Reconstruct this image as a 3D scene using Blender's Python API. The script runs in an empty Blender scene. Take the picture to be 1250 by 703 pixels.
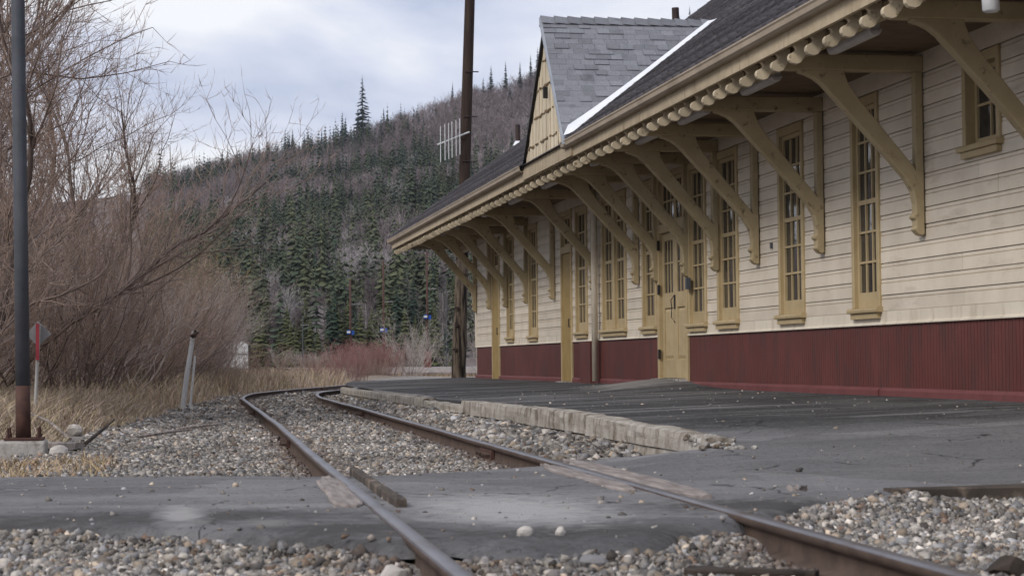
import bpy, bmesh, math, random
import numpy as np
from mathutils import Matrix, Vector
rng = np.random.default_rng(7); random.seed(11)
S = bpy.context.scene
C = S.collection
PI = math.pi

# ------------------------------------------------------------------ camera
CAM_H, YAW, PITCH, ROLL = 0.66, math.radians(9.8367), math.radians(2.1160), math.radians(0.5)
fwd = Vector((math.sin(YAW)*math.cos(PITCH), math.cos(YAW)*math.cos(PITCH), math.sin(PITCH)))
rgt = Vector((math.cos(YAW), -math.sin(YAW), 0)); up = rgt.cross(fwd)
r2 = rgt*math.cos(ROLL) - up*math.sin(ROLL); u2 = rgt*math.sin(ROLL) + up*math.cos(ROLL)
cam = bpy.data.cameras.new('camera'); co = bpy.data.objects.new('camera', cam); C.objects.link(co)
mw = Matrix.Identity(4)
for i in range(3):
    mw[i][0] = r2[i]; mw[i][1] = u2[i]; mw[i][2] = -fwd[i]
mw[2][3] = CAM_H
co.matrix_world = mw
cam.sensor_width = 36; cam.lens = 70.0; cam.clip_start = 0.1; cam.clip_end = 6000
cam.dof.use_dof = True; cam.dof.focus_distance = 27.0; cam.dof.aperture_fstop = 7.0
S.camera = co

# ------------------------------------------------------------------ world, sun, exposure
SUN_AZ, SUN_EL = math.radians(236), math.radians(37)
w = bpy.data.worlds.new('World'); S.world = w; w.use_nodes = True
nt = w.node_tree; N = nt.nodes; L = nt.links; N.clear()
out = N.new('ShaderNodeOutputWorld'); bg = N.new('ShaderNodeBackground'); bg.inputs['Strength'].default_value = 0.1
sky = N.new('ShaderNodeTexSky'); sky.sky_type = 'NISHITA'; sky.sun_disc = False
sky.sun_elevation = SUN_EL; sky.sun_rotation = SUN_AZ
tc = N.new('ShaderNodeTexCoord'); mp = N.new('ShaderNodeMapping')
mp.inputs['Scale'].default_value = (1.0, 1.0, 3.2); mp.inputs['Location'].default_value = (0.35, 0.10, 0.06)
n1 = N.new('ShaderNodeTexNoise'); n1.inputs['Scale'].default_value = 3.6; n1.inputs['Detail'].default_value = 7; n1.inputs['Roughness'].default_value = .5
n1.inputs['Distortion'].default_value = .35
cr = N.new('ShaderNodeValToRGB'); e = cr.color_ramp.elements
e[0].position = .36; e[0].color = (3.3, 3.8, 5.1, 1); e[1].position = .58; e[1].color = (7.0, 7.1, 7.4, 1)
m_ = cr.color_ramp.elements.new(.48); m_.color = (5.1, 5.4, 6.4, 1)
mx = N.new('ShaderNodeMixRGB'); mx.inputs['Fac'].default_value = .95
L.new(tc.outputs['Generated'], mp.inputs['Vector']); L.new(mp.outputs[0], n1.inputs['Vector']); L.new(n1.outputs['Fac'], cr.inputs['Fac'])
L.new(sky.outputs[0], mx.inputs[1]); L.new(cr.outputs[0], mx.inputs[2]); L.new(mx.outputs[0], bg.inputs['Color']); L.new(bg.outputs[0], out.inputs[0])
sl = bpy.data.lights.new('sun', 'SUN'); sl.energy = 1.5; sl.angle = math.radians(18); sl.color = (1, .95, .88)
so = bpy.data.objects.new('sun', sl); C.objects.link(so)
sd = Vector((math.sin(SUN_AZ)*math.cos(SUN_EL), math.cos(SUN_AZ)*math.cos(SUN_EL), math.sin(SUN_EL)))
so.rotation_euler = sd.to_track_quat('Z', 'Y').to_euler()
S.view_settings.view_transform = 'Standard'; S.view_settings.look = 'None'
S.view_settings.exposure = 0.5; S.view_settings.gamma = 1.0; S.view_settings.use_curve_mapping = False
S.render.engine = 'CYCLES'
S.cycles.max_bounces = 5; S.cycles.diffuse_bounces = 3; S.cycles.glossy_bounces = 2; S.cycles.transmission_bounces = 1; S.cycles.transparent_max_bounces = 2

# ------------------------------------------------------------------ materials
def new_mat(name):
    m = bpy.data.materials.new(name); m.use_nodes = True
    nt = m.node_tree; b = nt.nodes['Principled BSDF']
    return m, nt, nt.nodes, nt.links, b
def noise(N, L, vec, scale, detail=5, rough=.6, stretch=(1,1,1)):
    mp = N.new('ShaderNodeMapping'); mp.inputs['Scale'].default_value = stretch
    L.new(vec, mp.inputs['Vector'])
    n = N.new('ShaderNodeTexNoise'); n.inputs['Scale'].default_value = scale; n.inputs['Detail'].default_value = detail; n.inputs['Roughness'].default_value = rough
    L.new(mp.outputs[0], n.inputs['Vector']); return n.outputs['Fac']
def ramp(N, L, fac, stops):
    r = N.new('ShaderNodeValToRGB'); el = r.color_ramp.elements
    el[0].position = stops[0][0]; el[0].color = (*stops[0][1], 1); el[1].position = stops[-1][0]; el[1].color = (*stops[-1][1], 1)
    for p, c in stops[1:-1]:
        q = el.new(p); q.color = (*c, 1)
    L.new(fac, r.inputs['Fac']); return r.outputs[0]
def mixc(N, L, fac, a, b, mode='MIX'):
    m = N.new('ShaderNodeMixRGB'); m.blend_type = mode
    for s, v in ((m.inputs[0], fac), (m.inputs[1], a), (m.inputs[2], b)):
        if isinstance(v, (int, float)): s.default_value = v
        elif isinstance(v, tuple): s.default_value = (*v, 1)
        else: L.new(v, s)
    return m.outputs[0]
def bump(N, L, b, fac, strength, dist=.01):
    bp = N.new('ShaderNodeBump'); bp.inputs['Strength'].default_value = strength; bp.inputs['Distance'].default_value = dist
    L.new(fac, bp.inputs['Height']); L.new(bp.outputs[0], b.inputs['Normal'])
def mat(name, stops, scale=8, rough=.8, stretch=(1,1,1), wear=None, wscale=3, wstretch=(1,1,1), wlo=.55, whi=.7, bmp=.3, bscale=60, bstretch=(1,1,1), rnd=0.0, spec=.3, metal=0.0, bdist=.006):
    """noise ramp base + optional worn/dirty patches + fine bump; all in world position"""
    m, nt, N, L, b = new_mat(name)
    g = N.new('ShaderNodeNewGeometry').outputs['Position']
    col = ramp(N, L, noise(N, L, g, scale, stretch=stretch), stops)
    if wear:
        f = ramp(N, L, noise(N, L, g, wscale, 8, .68, wstretch), [(wlo, (0,0,0)), (whi, (1,1,1))])
        col = mixc(N, L, f, col, wear)
    if rnd:
        oi = N.new('ShaderNodeObjectInfo').outputs['Random']
        rr = ramp(N, L, oi, [(0, (1-rnd,)*3), (1, (1+rnd*.6,)*3)])
        col = mixc(N, L, 1.0, col, rr, 'MULTIPLY')
    L.new(col, b.inputs['Base Color'])
    b.inputs['Roughness'].default_value = rough; b.inputs['Specular IOR Level'].default_value = spec; b.inputs['Metallic'].default_value = metal
    if bmp: bump(N, L, b, noise(N, L, g, bscale, 4, .6, bstretch), bmp, bdist)
    return m
def mat_attr(name, rough=.85, mul=1.0, bmp=0):
    m, nt, N, L, b = new_mat(name)
    a = N.new('ShaderNodeAttribute'); a.attribute_name = 'Col'
    g = N.new('ShaderNodeNewGeometry').outputs['Position']
    if bmp:
        v = noise(N, L, g, 90, 4); col = mixc(N, L, 1.0, a.outputs['Color'], ramp(N, L, v, [(.3, (.7,.7,.7)), (.7, (1.2,1.2,1.2))]), 'MULTIPLY'); bump(N, L, b, v, bmp)
    else: col = a.outputs['Color']
    L.new(col, b.inputs['Base Color']); b.inputs['Roughness'].default_value = rough; b.inputs['Specular IOR Level'].default_value = .2
    return m

MT = {}
MT['siding'] = mat('siding_paint', [(.3, (.585,.51,.41)), (.7, (.70,.62,.51))], 2.2, .62, wear=(.40,.33,.25), wscale=1.6, wstretch=(1,.6,2.6), wlo=.57, whi=.80, bmp=.25, bscale=14, bstretch=(1,.3,5), rnd=.10)
MT['mustard'] = mat('mustard_door_paint', [(.3, (.27,.18,.06)), (.7, (.36,.25,.09))], 4, .6, wear=(.19,.13,.06), wscale=4, wlo=.58, whi=.8, bmp=.2)
MT['ochre'] = mat('ochre_paint', [(.3, (.37,.28,.15)), (.7, (.46,.36,.21))], 4, .6, wear=(.25,.17,.085), wscale=4, wlo=.6, whi=.8, bmp=.2, rnd=.05)
MT['bracket'] = mat('bracket_paint', [(.3, (.335,.262,.15)), (.7, (.43,.345,.21))], 3, .6, wear=(.15,.105,.06), wscale=9, wlo=.59, whi=.68, bmp=.4, bscale=25, rnd=.14)
MT['trim'] = mat('cream_trim_paint', [(.3, (.36,.285,.185)), (.7, (.48,.395,.27))], 4, .62, wear=(.2,.125,.06), wscale=3.0, wstretch=(1,3.5,1), wlo=.55, whi=.72, bmp=.3, bscale=30, rnd=.1)
MT['tail'] = mat('rafter_tail_paint', [(.3, (.46,.38,.26)), (.7, (.60,.51,.37))], 7, .62, wear=(.20,.15,.09), wscale=14, wlo=.55, whi=.66, bmp=.4, bscale=40, rnd=.2)
MT['gutter'] = mat('gutter_metal', [(.3, (.31,.25,.185)), (.7, (.42,.345,.26))], 2, .5, wear=(.22,.165,.11), wscale=2, wstretch=(1,.5,1), wlo=.55, whi=.8, bmp=.1)
MT['red'] = mat('dark_red_paint', [(.3, (.100,.028,.024)), (.7, (.138,.042,.035))], 1.2, .6, wear=(.075,.034,.03), wscale=3.2, wstretch=(1,1.3,.4), wlo=.46, whi=.66, bmp=.2)
MT['redskirt'] = mat('faded_red_paint', [(.3, (.12,.036,.036)), (.7, (.175,.06,.058))], 3, .7, wear=(.1,.035,.035), wscale=3, bmp=.3)
MT['skirt'] = mat('white_skirt_paint', [(.3, (.60,.53,.43)), (.7, (.70,.63,.52))], 2, .62, wear=(.40,.32,.235), wscale=2, wstretch=(1,2.5,.5), wlo=.52, whi=.75, bmp=.2)
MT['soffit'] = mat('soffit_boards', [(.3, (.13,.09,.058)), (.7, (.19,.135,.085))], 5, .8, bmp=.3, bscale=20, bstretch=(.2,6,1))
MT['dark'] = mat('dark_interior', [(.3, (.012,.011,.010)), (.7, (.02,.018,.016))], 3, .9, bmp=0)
MT['black'] = mat('black_iron', [(.3, (.012,.012,.013)), (.7, (.03,.028,.027))], 10, .5, bmp=.1)
m, nt, N, L, b = new_mat('old_glass')
g = N.new('ShaderNodeNewGeometry').outputs['Position']
L.new(ramp(N, L, noise(N, L, g, 6), [(.35, (.018,.018,.019)), (.7, (.05,.047,.045))]), b.inputs['Base Color'])
b.inputs['Roughness'].default_value = .07; b.inputs['Specular IOR Level'].default_value = .6
bump(N, L, b, noise(N, L, g, 7, 2), .12, .02); MT['glass'] = m
MT['shingle'] = mat('main_roof_shingle', [(.3, (.05,.046,.052)), (.7, (.085,.078,.086))], 14, .9, wear=(.035,.032,.037), wscale=2, wlo=.5, whi=.75, bmp=.4, bscale=150)
MT['shingle2'] = mat('dormer_shingle', [(.3, (.18,.185,.205)), (.7, (.24,.245,.27))], 30, .9, wear=(.12,.12,.135), wscale=3, wlo=.55, whi=.75, bmp=.4, bscale=150, rnd=.2)
MT['flash'] = mat('white_flashing', [(.3, (.70,.71,.75)), (.7, (.80,.81,.84))], 3, .4, bmp=.05)
MT['drip'] = mat('grey_rake_metal', [(.3, (.27,.29,.33)), (.7, (.36,.38,.42))], 3, .5, bmp=.05)
MT['gable'] = mat('weathered_gable_board', [(.3, (.58,.49,.345)), (.7, (.72,.63,.48))], 6, .8, stretch=(1,1,.25), wear=(.26,.18,.10), wscale=6, wstretch=(1,2.5,.6), wlo=.57, whi=.70, bmp=.4, bscale=25, rnd=.2)
MT['lath'] = mat('rotten_lath', [(.3, (.09,.06,.035)), (.7, (.26,.18,.10))], 12, .9, bmp=.4)
MT['pipe'] = mat('rusty_dark_pipe', [(.3, (.03,.02,.02)), (.7, (.06,.038,.034))], 8, .7, bmp=.2)
MT['lamp'] = mat('eave_lamp_diffuser', [(.3, (.45,.43,.42)), (.7, (.58,.56,.55))], 6, .5, bmp=.1)
MT['conc'] = mat('old_concrete', [(.3, (.33,.31,.285)), (.7, (.48,.455,.425))], 5, .9, wear=(.12,.09,.065), wscale=4, wstretch=(1,1.6,.35), wlo=.47, whi=.62, bmp=.8, bscale=40, bdist=.012)
MT['kerb'] = mat('kerb_concrete', [(.3, (.27,.235,.195)), (.7, (.44,.405,.36))], 5, .9, wear=(.12,.088,.06), wscale=4, wstretch=(1,1.3,.5), wlo=.50, whi=.66, bmp=.9, bscale=30, bdist=.02)
MT['rust'] = mat('rusty_rail', [(.3, (.058,.038,.029)), (.7, (.105,.070,.053))], 7, .8, wear=(.04,.024,.018), wscale=3, bmp=.4, bscale=60)
MT['steel'] = mat('worn_rail_head', [(.3, (.13,.12,.13)), (.7, (.21,.195,.20))], 10, .36, stretch=(1,.2,1), wear=(.10,.065,.045), wscale=5, wstretch=(1,.4,1), wlo=.5, whi=.7, bmp=.1, metal=.65)
MT['rustred'] = mat('rusty_steel', [(.3, (.05,.026,.021)), (.7, (.10,.05,.038))], 10, .8, bmp=.3)
MT['greypole'] = mat('dull_grey_pole', [(.3, (.055,.06,.072)), (.7, (.085,.09,.105))], 5, .55, bmp=.1)
MT['edge'] = mat('broken_timber_edge', [(.3, (.03,.025,.022)), (.7, (.09,.07,.055))], 5, .9, stretch=(.5,3,1), wear=(.22,.17,.13), wscale=4, wlo=.52, whi=.66, bmp=.8, bscale=25)
MT['plank'] = mat('weathered_plank', [(.3, (.13,.105,.095)), (.7, (.34,.30,.275))], 8, .9, stretch=(4,.35,1), bmp=.6, bscale=20, bstretch=(5,.4,1))
MT['tie'] = mat('tarred_timber', [(.3, (.018,.014,.012)), (.7, (.055,.04,.03))], 5, .9, stretch=(.4,3,1), wear=(.14,.10,.075), wscale=5, wlo=.6, whi=.75, bmp=.6, bscale=30)
MT['postwood'] = mat('utility_pole_wood', [(.3, (.018,.012,.010)), (.7, (.055,.035,.026))], 5, .9, stretch=(3,3,.25), bmp=.6, bscale=16, bstretch=(3,3,.2))
MT['postbare'] = mat('bare_pole_wood', [(.40, (.018,.013,.011)), (.52, (.10,.075,.055)), (.7, (.20,.16,.12))], 4, .9, stretch=(3.2,3.2,.35), bmp=.6, bscale=16, bstretch=(3,3,.2))
MT['silver'] = mat('silvered_stump', [(.3, (.22,.21,.20)), (.7, (.48,.47,.45))], 6, .9, stretch=(3,3,.3), bmp=.4)
MT['white'] = mat('white_metal', [(.3, (.52,.53,.53)), (.7, (.66,.66,.66))], 3, .5, wear=(.4,.37,.33), bmp=.1)
MT['redpaint'] = mat('red_marker_paint', [(.3, (.20,.022,.032)), (.7, (.28,.035,.045))], 5, .5, bmp=.1)
MT['signback'] = mat('grey_sign_back', [(.3, (.15,.145,.145)), (.7, (.22,.21,.21))], 5, .6, bmp=.1)
MT['blue'] = mat('blue_lamp_housing', [(.3, (.01,.045,.22)), (.7, (.02,.09,.38))], 5, .4, bmp=.1)
MT['redbox'] = mat('rust_red_box', [(.3, (.10,.038,.028)), (.7, (.15,.055,.04))], 2, .7, bmp=.2)
MT['stones'] = mat_attr('ballast_stone', .85, bmp=.3)
MT['twig'] = mat_attr('bare_twigs', .9)
MT['grass'] = mat_attr('dry_grass', .95)
MT['forest'] = mat_attr('hill_trees', .95)
MT['bark'] = mat('bare_bark', [(.3, (.075,.055,.048)), (.7, (.13,.098,.086))], 9, .9, bmp=.4)
MT['rock'] = mat('pale_rock', [(.3, (.34,.31,.28)), (.7, (.55,.51,.47))], 12, .9, bmp=.5)

# asphalt: old grey surface, scuffed pale rubs, a darker tone towards the station
m, nt, N, L, b = new_mat('asphalt')
g = N.new('ShaderNodeNewGeometry').outputs['Position']
fine = noise(N, L, g, 38, 6, .85); big = noise(N, L, g, .9, 6, .6); streak = noise(N, L, g, 1.6, 6, .6, (.22, 1.6, 1))
col = ramp(N, L, big, [(.32, (.165,.16,.165)), (.68, (.26,.253,.258))])
sx = N.new('ShaderNodeSeparateXYZ'); L.new(g, sx.inputs[0])
ad = N.new('ShaderNodeMath'); ad.operation = 'MULTIPLY_ADD'; L.new(sx.outputs['X'], ad.inputs[0]); ad.inputs[1].default_value = .22; L.new(sx.outputs['Y'], ad.inputs[2])
ad2 = N.new('ShaderNodeMath'); ad2.operation = 'MULTIPLY_ADD'; L.new(big, ad2.inputs[0]); ad2.inputs[1].default_value = 3.0; L.new(ad.outputs[0], ad2.inputs[2])
dark_mask = ramp(N, L, N.new('ShaderNodeMapRange').outputs[0], [(0, (0,0,0)), (1, (1,1,1))])
mr = [n for n in N if n.type == 'MAP_RANGE'][0]; L.new(ad2.outputs[0], mr.inputs['Value']); mr.inputs['From Min'].default_value = 15.2; mr.inputs['From Max'].default_value = 17.0
col = mixc(N, L, dark_mask, col, ramp(N, L, streak, [(.3, (.034,.033,.034)), (.62, (.056,.054,.055)), (.8, (.10,.095,.095))]))
col = mixc(N, L, ramp(N, L, streak, [(.48, (0,0,0)), (.66, (.7,.7,.7))]), col, (.31,.30,.30))
col = mixc(N, L, ramp(N, L, fine, [(.50, (0,0,0)), (.66, (.75,.75,.75))]), col, (.30,.29,.285))
col = mixc(N, L, ramp(N, L, noise(N, L, g, 23, 6, .85), [(.36, (.75,.75,.75)), (.46, (0,0,0))]), col, (.035,.033,.033))
wp = N.new('ShaderNodeVectorMath'); wp.operation = 'MULTIPLY_ADD'; nzc = N.new('ShaderNodeTexNoise'); nzc.inputs['Scale'].default_value = 3.0; L.new(g, nzc.inputs['Vector'])
L.new(nzc.outputs['Color'], wp.inputs[0]); wp.inputs[1].default_value = (.5, .5, 0); L.new(g, wp.inputs[2])
vc = N.new('ShaderNodeTexVoronoi'); vc.feature = 'DISTANCE_TO_EDGE'; vc.inputs['Scale'].default_value = .75; L.new(wp.outputs[0], vc.inputs['Vector'])
vp = N.new('ShaderNodeTexVoronoi'); vp.inputs['Scale'].default_value = .55; L.new(wp.outputs[0], vp.inputs['Vector'])
bwv = N.new('ShaderNodeRGBToBW'); L.new(vp.outputs['Color'], bwv.inputs[0])
col = mixc(N, L, 1.0, col, ramp(N, L, bwv.outputs[0], [(.2, (.80,.80,.80)), (.8, (1.14,1.14,1.14))]), 'MULTIPLY')
crk = ramp(N, L, vc.outputs['Distance'], [(.0, (1,1,1)), (.012, (0,0,0))])
crm = mixc(N, L, 1.0, crk, ramp(N, L, noise(N, L, g, 1.1, 3), [(.48, (0,0,0)), (.56, (1,1,1))]), 'MULTIPLY')
col = mixc(N, L, crm, col, (.025,.024,.024))
def blob(cx, cy, rx, ry):
    v = N.new('ShaderNodeVectorMath'); v.operation = 'SUBTRACT'; L.new(g, v.inputs[0]); v.inputs[1].default_value = (cx, cy, 0)
    v2 = N.new('ShaderNodeVectorMath'); v2.operation = 'MULTIPLY'; L.new(v.outputs[0], v2.inputs[0]); v2.inputs[1].default_value = (1/rx, 1/ry, 0)
    ln = N.new('ShaderNodeVectorMath'); ln.operation = 'LENGTH'; L.new(v2.outputs[0], ln.inputs[0])
    nz = noise(N, L, g, 9, 6, .7)
    a = N.new('ShaderNodeMath'); a.operation = 'MULTIPLY_ADD'; L.new(nz, a.inputs[0]); a.inputs[1].default_value = 1.9; L.new(ln.outputs['Value'], a.inputs[2])
    return ramp(N, L, a.outputs[0], [(.0, (.8,.8,.8)), (.99, (.75,.75,.75)), (1.0, (.7,.7,.7))]), a.outputs[0]
for cx, cy, rx, ry, c in [(-.1, 8.95, 1.6, .5, (.075,.07,.068)), (.7, 8.1, .5, .6, (.07,.065,.063)), (1.6, 7.75, 1.0, .45, (.075,.07,.068)), (2.75, 8.9, .8, .6, (.065,.062,.06)), (1.55, 9.0, .55, 1.25, (.52,.505,.495)), (.06, 9.1, .14, .7, (.48,.46,.45)), (.42, 8.55, .16, .3, (.27,.26,.25)), (6.5, 28.2, .7, 1.9, (.30,.285,.27)), (6.2, 17.2, .35, 1.6, (.12,.117,.113))]:
    _, a = blob(cx, cy, rx, ry)
    mr = N.new('ShaderNodeMapRange'); L.new(a, mr.inputs['Value']); mr.inputs['From Min'].default_value = 1.95; mr.inputs['From Max'].default_value = 1.25; mr.inputs['To Max'].default_value = .85
    col = mixc(N, L, mr.outputs[0], col, c)
L.new(col, b.inputs['Base Color']); b.inputs['Roughness'].default_value = .85; b.inputs['Specular IOR Level'].default_value = .25
ad = N.new('ShaderNodeMath'); ad.operation = 'MULTIPLY_ADD'; L.new(big, ad.inputs[0]); ad.inputs[1].default_value = 2.0; L.new(fine, ad.inputs[2])
bump(N, L, b, ad.outputs[0], 1.0, .02); MT['asphalt'] = m

# ground: grey gravel fines by the track, tan litter under the grass, leaf litter further off
m, nt, N, L, b = new_mat('ground_gravel')
g = N.new('ShaderNodeNewGeometry').outputs['Position']
vo = N.new('ShaderNodeTexVoronoi'); vo.inputs['Scale'].default_value = 38; L.new(g, vo.inputs['Vector'])
gcol = mixc(N, L, .55, ramp(N, L, noise(N, L, g, 1.3, 6), [(.3, (.15,.135,.125)), (.7, (.25,.23,.215))]), ramp(N, L, vo.outputs['Distance'], [(.0, (.25,.25,.25)), (.6, (.8,.8,.8))]), 'SOFT_LIGHT')
tan = ramp(N, L, noise(N, L, g, 3, 7), [(.3, (.17,.13,.10)), (.7, (.32,.26,.20))])
at = N.new('ShaderNodeAttribute'); at.attribute_name = 'Col'
col = mixc(N, L, at.outputs['Fac'], gcol, tan); L.new(col, b.inputs['Base Color']); b.inputs['Roughness'].default_value = .95
bump(N, L, b, vo.outputs['Distance'], .8, .02); MT['ground'] = m
MT['hill'] = mat('hill_litter', [(.3, (.12,.095,.09)), (.7, (.19,.155,.148))], .05, .95, bmp=0)

# ------------------------------------------------------------------ mesh helpers
def np_mesh(name, V, F, col=None):
    V = np.asarray(V, np.float32).reshape(-1, 3); F = np.asarray(F, np.int32); k = F.shape[1]
    me = bpy.data.meshes.new(name); me.vertices.add(len(V)); me.vertices.foreach_set('co', V.ravel())
    me.loops.add(F.size); me.loops.foreach_set('vertex_index', F.ravel())
    me.polygons.add(len(F)); me.polygons.foreach_set('loop_start', np.arange(0, F.size, k, dtype=np.int32))
    if col is not None:
        a = me.color_attributes.new('Col', 'FLOAT_COLOR', 'POINT')
        c4 = np.ones((len(V), 4), np.float32); c4[:, :3] = col; a.data.foreach_set('color', c4.ravel())
    me.update(calc_edges=True); return me
def link(name, me, material=None, parent=None, smooth=False):
    o = bpy.data.objects.new(name, me); C.objects.link(o)
    if material is not None and me is not None and not me.materials:
        me.materials.append(MT[material] if isinstance(material, str) else material)
    if smooth: me.polygons.foreach_set('use_smooth', [True]*len(me.polygons))
    if parent is not None: o.parent = parent
    return o
def tag(o, label=None, cat=None, group=None, kind=None):
    if label: o['label'] = label
    if cat: o['category'] = cat
    if group: o['group'] = group
    if kind: o['kind'] = kind
    return o
def empty(name, loc, label, cat, group=None):
    o = bpy.data.objects.new(name, None); o.location = loc; C.objects.link(o); o.empty_display_size = .2
    return tag(o, label, cat, group)
class MB:
    def __init__(s, o=(0,0,0)): s.v = []; s.f = []; s.o = o
    def add(s, vs, fs):
        n = len(s.v); s.v += [tuple(v) for v in vs]; s.f += [tuple(n+i for i in f) for f in fs]; return s
    def box(s, x0, x1, y0, y1, z0, z1):
        return s.add([(x0,y0,z0),(x1,y0,z0),(x1,y1,z0),(x0,y1,z0),(x0,y0,z1),(x1,y0,z1),(x1,y1,z1),(x0,y1,z1)],
                     [(0,3,2,1),(4,5,6,7),(0,1,5,4),(1,2,6,5),(2,3,7,6),(3,0,4,7)])
    def prism(s, prof, a0, a1, axis='y'):
        """polygon prof in the plane across axis, extruded from a0 to a1"""
        n = len(prof)
        mk = {'y': lambda p, a: (p[0], a, p[1]), 'x': lambda p, a: (a, p[0], p[1]), 'z': lambda p, a: (p[0], p[1], a)}[axis]
        return s.add([mk(p, a0) for p in prof]+[mk(p, a1) for p in prof],
                     [tuple(range(n)), tuple(range(2*n-1, n-1, -1))]+[(i, i+n, (i+1) % n+n, (i+1) % n) for i in range(n)])
    def tube(s, pts, rads, k=8, cap=True):
        pts = [Vector(p) for p in pts]; n0 = len(s.v); rings = []
        for i, p in enumerate(pts):
            d = (pts[min(i+1, len(pts)-1)]-pts[max(i-1, 0)]).normalized()
            u = d.orthogonal().normalized() if abs(d.z) < .9 else Vector((1, 0, 0)).cross(d).normalized()
            v = d.cross(u); r = rads[i] if hasattr(rads, '__len__') else rads
            rings.append([p+(u*math.cos(2*PI*j/k)+v*math.sin(2*PI*j/k))*r for j in range(k)])
        vs = [q for r in rings for q in r]; fs = []
        for i in range(len(pts)-1):
            for j in range(k): fs.append((i*k+j, i*k+(j+1) % k, (i+1)*k+(j+1) % k, (i+1)*k+j))
        if cap: fs.append(tuple(range(k-1, -1, -1))); fs.append(tuple((len(pts)-1)*k+j for j in range(k)))
        return s.add(vs, fs)
    def mesh(s, name, origin=(0,0,0)):
        me = bpy.data.meshes.new(name); o = origin
        me.from_pydata([(v[0]-o[0], v[1]-o[1], v[2]-o[2]) for v in s.v], [], s.f)
        bm = bmesh.new(); bm.from_mesh(me); bmesh.ops.recalc_face_normals(bm, faces=bm.faces); bm.to_mesh(me); bm.free()
        return me
    def build(s, name, material, parent=None, smooth=False):
        o = (0, 0, 0)
        if parent is not None:
            p = parent
            while p is not None: o = tuple(o[i]+p.location[i] for i in range(3)); p = p.parent
        return link(name, s.mesh(name, o), material, parent, smooth)
def bevel(o, wd, seg=1):
    m = o.modifiers.new('bevel', 'BEVEL'); m.width = wd; m.segments = seg; m.limit_method = 'ANGLE'; return o
def sstep(a, b, x): t = np.clip((x-a)/(b-a), 0, 1); return t*t*(3-2*t)
_h = np.random.default_rng(3).random((256, 256))
def vnoise(x, y, s=1.0):
    x = np.asarray(x)*s; y = np.asarray(y)*s; xi = np.floor(x).astype(int); yi = np.floor(y).astype(int); fx = x-xi; fy = y-yi
    fx = fx*fx*(3-2*fx); fy = fy*fy*(3-2*fy)
    h = lambda i, j: _h[i % 256, j % 256]
    return (h(xi, yi)*(1-fx)+h(xi+1, yi)*fx)*(1-fy)+(h(xi, yi+1)*(1-fx)+h(xi+1, yi+1)*fx)*fy-.5
def fbm(x, y, s=1.0, o=4):
    return sum(vnoise(np.asarray(x)+17.3*i, np.asarray(y)-9.1*i, s*2**i)/2**i for i in range(o))

# ------------------------------------------------------------------ track line and ground shape
TY = np.array([-6, 0, 12, 24, 36, 40, 44, 47, 52, 59, 66, 76, 90, 110.])
TX = np.array([1.467, 1.565, 1.75, 1.97, 2.16, 2.24, 2.52, 2.93, 3.95, 5.7, 7.7, 10.9, 15.8, 23.3])
_d = np.gradient(TX, TY)
def trackx(y):
    y = np.asarray(y, float); i = np.clip(np.searchsorted(TY, y)-1, 0, len(TY)-2); h = TY[i+1]-TY[i]; t = (y-TY[i])/h
    return (2*t**3-3*t**2+1)*TX[i]+(t**3-2*t**2+t)*h*_d[i]+(-2*t**3+3*t**2)*TX[i+1]+(t**3-t**2)*h*_d[i+1]
def plat_edge(y): y = np.asarray(y, float); return 3.64+np.clip(y-38, 0, 99)**2/150.
def asphalt_z(x, y):
    x = np.asarray(x, float); y = np.asarray(y, float)
    rise = sstep(9.8, 15.5, y+np.clip(x-3.6, 0, 9)*.32)
    zp = .195+.10*np.clip((x-3.6)/3.6, 0, 1)
    z = -.012+rise*zp*np.where(x < 3.6, sstep(2.6, 3.6, x)*sstep(13.7, 12.4, y), 1.0)
    z = z+.12*np.exp(-((y-28)/1.7)**2)*sstep(5.6, 7.2, x)              # ramp up to the door
    return z+.010*fbm(x, y, 1.1)-.02*sstep(48, 55, y)*5
GRASSB_Y = np.array([10, 12.6, 14.5, 17.5, 22, 28, 36, 42, 47, 54, 62, 75, 95, 400.])
GRASSB_X = np.array([-3, -1.15, -1.15, -1.15, -.68, -.1, .35, .9, 1.4, 3.1, 5.1, 9.0, 12, 12.])
def grass_edge(y): return np.interp(y, GRASSB_Y, GRASSB_X)
nearX = np.array([-9, -.8, 0, .55, .83, 1.17, 1.66, 2.23, 2.71, 3.3, 3.7]); nearY = np.array([9.4, 8.95, 8.5, 7.85, 7.5, 7.28, 7.28, 7.95, 8.6, 9.35, 9.62])
def nearY_at(x): return np.interp(x, nearX, nearY)
def ground_z(x, y):
    x = np.asarray(x, float); y = np.asarray(y, float)
    z = -.105+.03*fbm(x, y, .8)-.02*sstep(9.5, 8, y)
    d = x-trackx(np.clip(y, -6, 110))
    z = z-.03*np.exp(-((np.abs(d)-.72)/.16)**2)                         # little troughs along the rails
    lft = np.clip(grass_edge(y)-x, 0, 9)
    z = z+.05*sstep(0, 1.0, lft)+.10*fbm(x, y, .35)*sstep(.2, 2, lft)+.05*sstep(1.4, 2.4, -d)*sstep(13, 18, y)
    z = z+.10*sstep(.92, 1.32, d)*sstep(13.8, 15.5, y)*sstep(60, 40, y)*(x < 3.9)          # ballast heaped against the kerb                        # shoulder at right foreground
    z = z+.055*sstep(3.3, 3.8, x)*sstep(8.2, 9.3, y)*(y < 9.62)
    z = np.where((x > plat_edge(y)+.05) & (y > 9.4) & (y < 56), -.35, z)
    road = sstep(.12, .5, y-nearY_at(x))*sstep(13.2, 12.3, y-np.clip(x-2.4, 0, 1.3)*1.1)*(x < 3.7)
    z = z+.060*np.exp(-((y-nearY_at(x)+.05)/.32)**2)*(x < 3.7)-.10*road
    z = z+.20*sstep(54, 60, y)*sstep(5, 8, x)*sstep(95, 75, y)
    return z-.27*sstep(80, 130, y)
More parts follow.
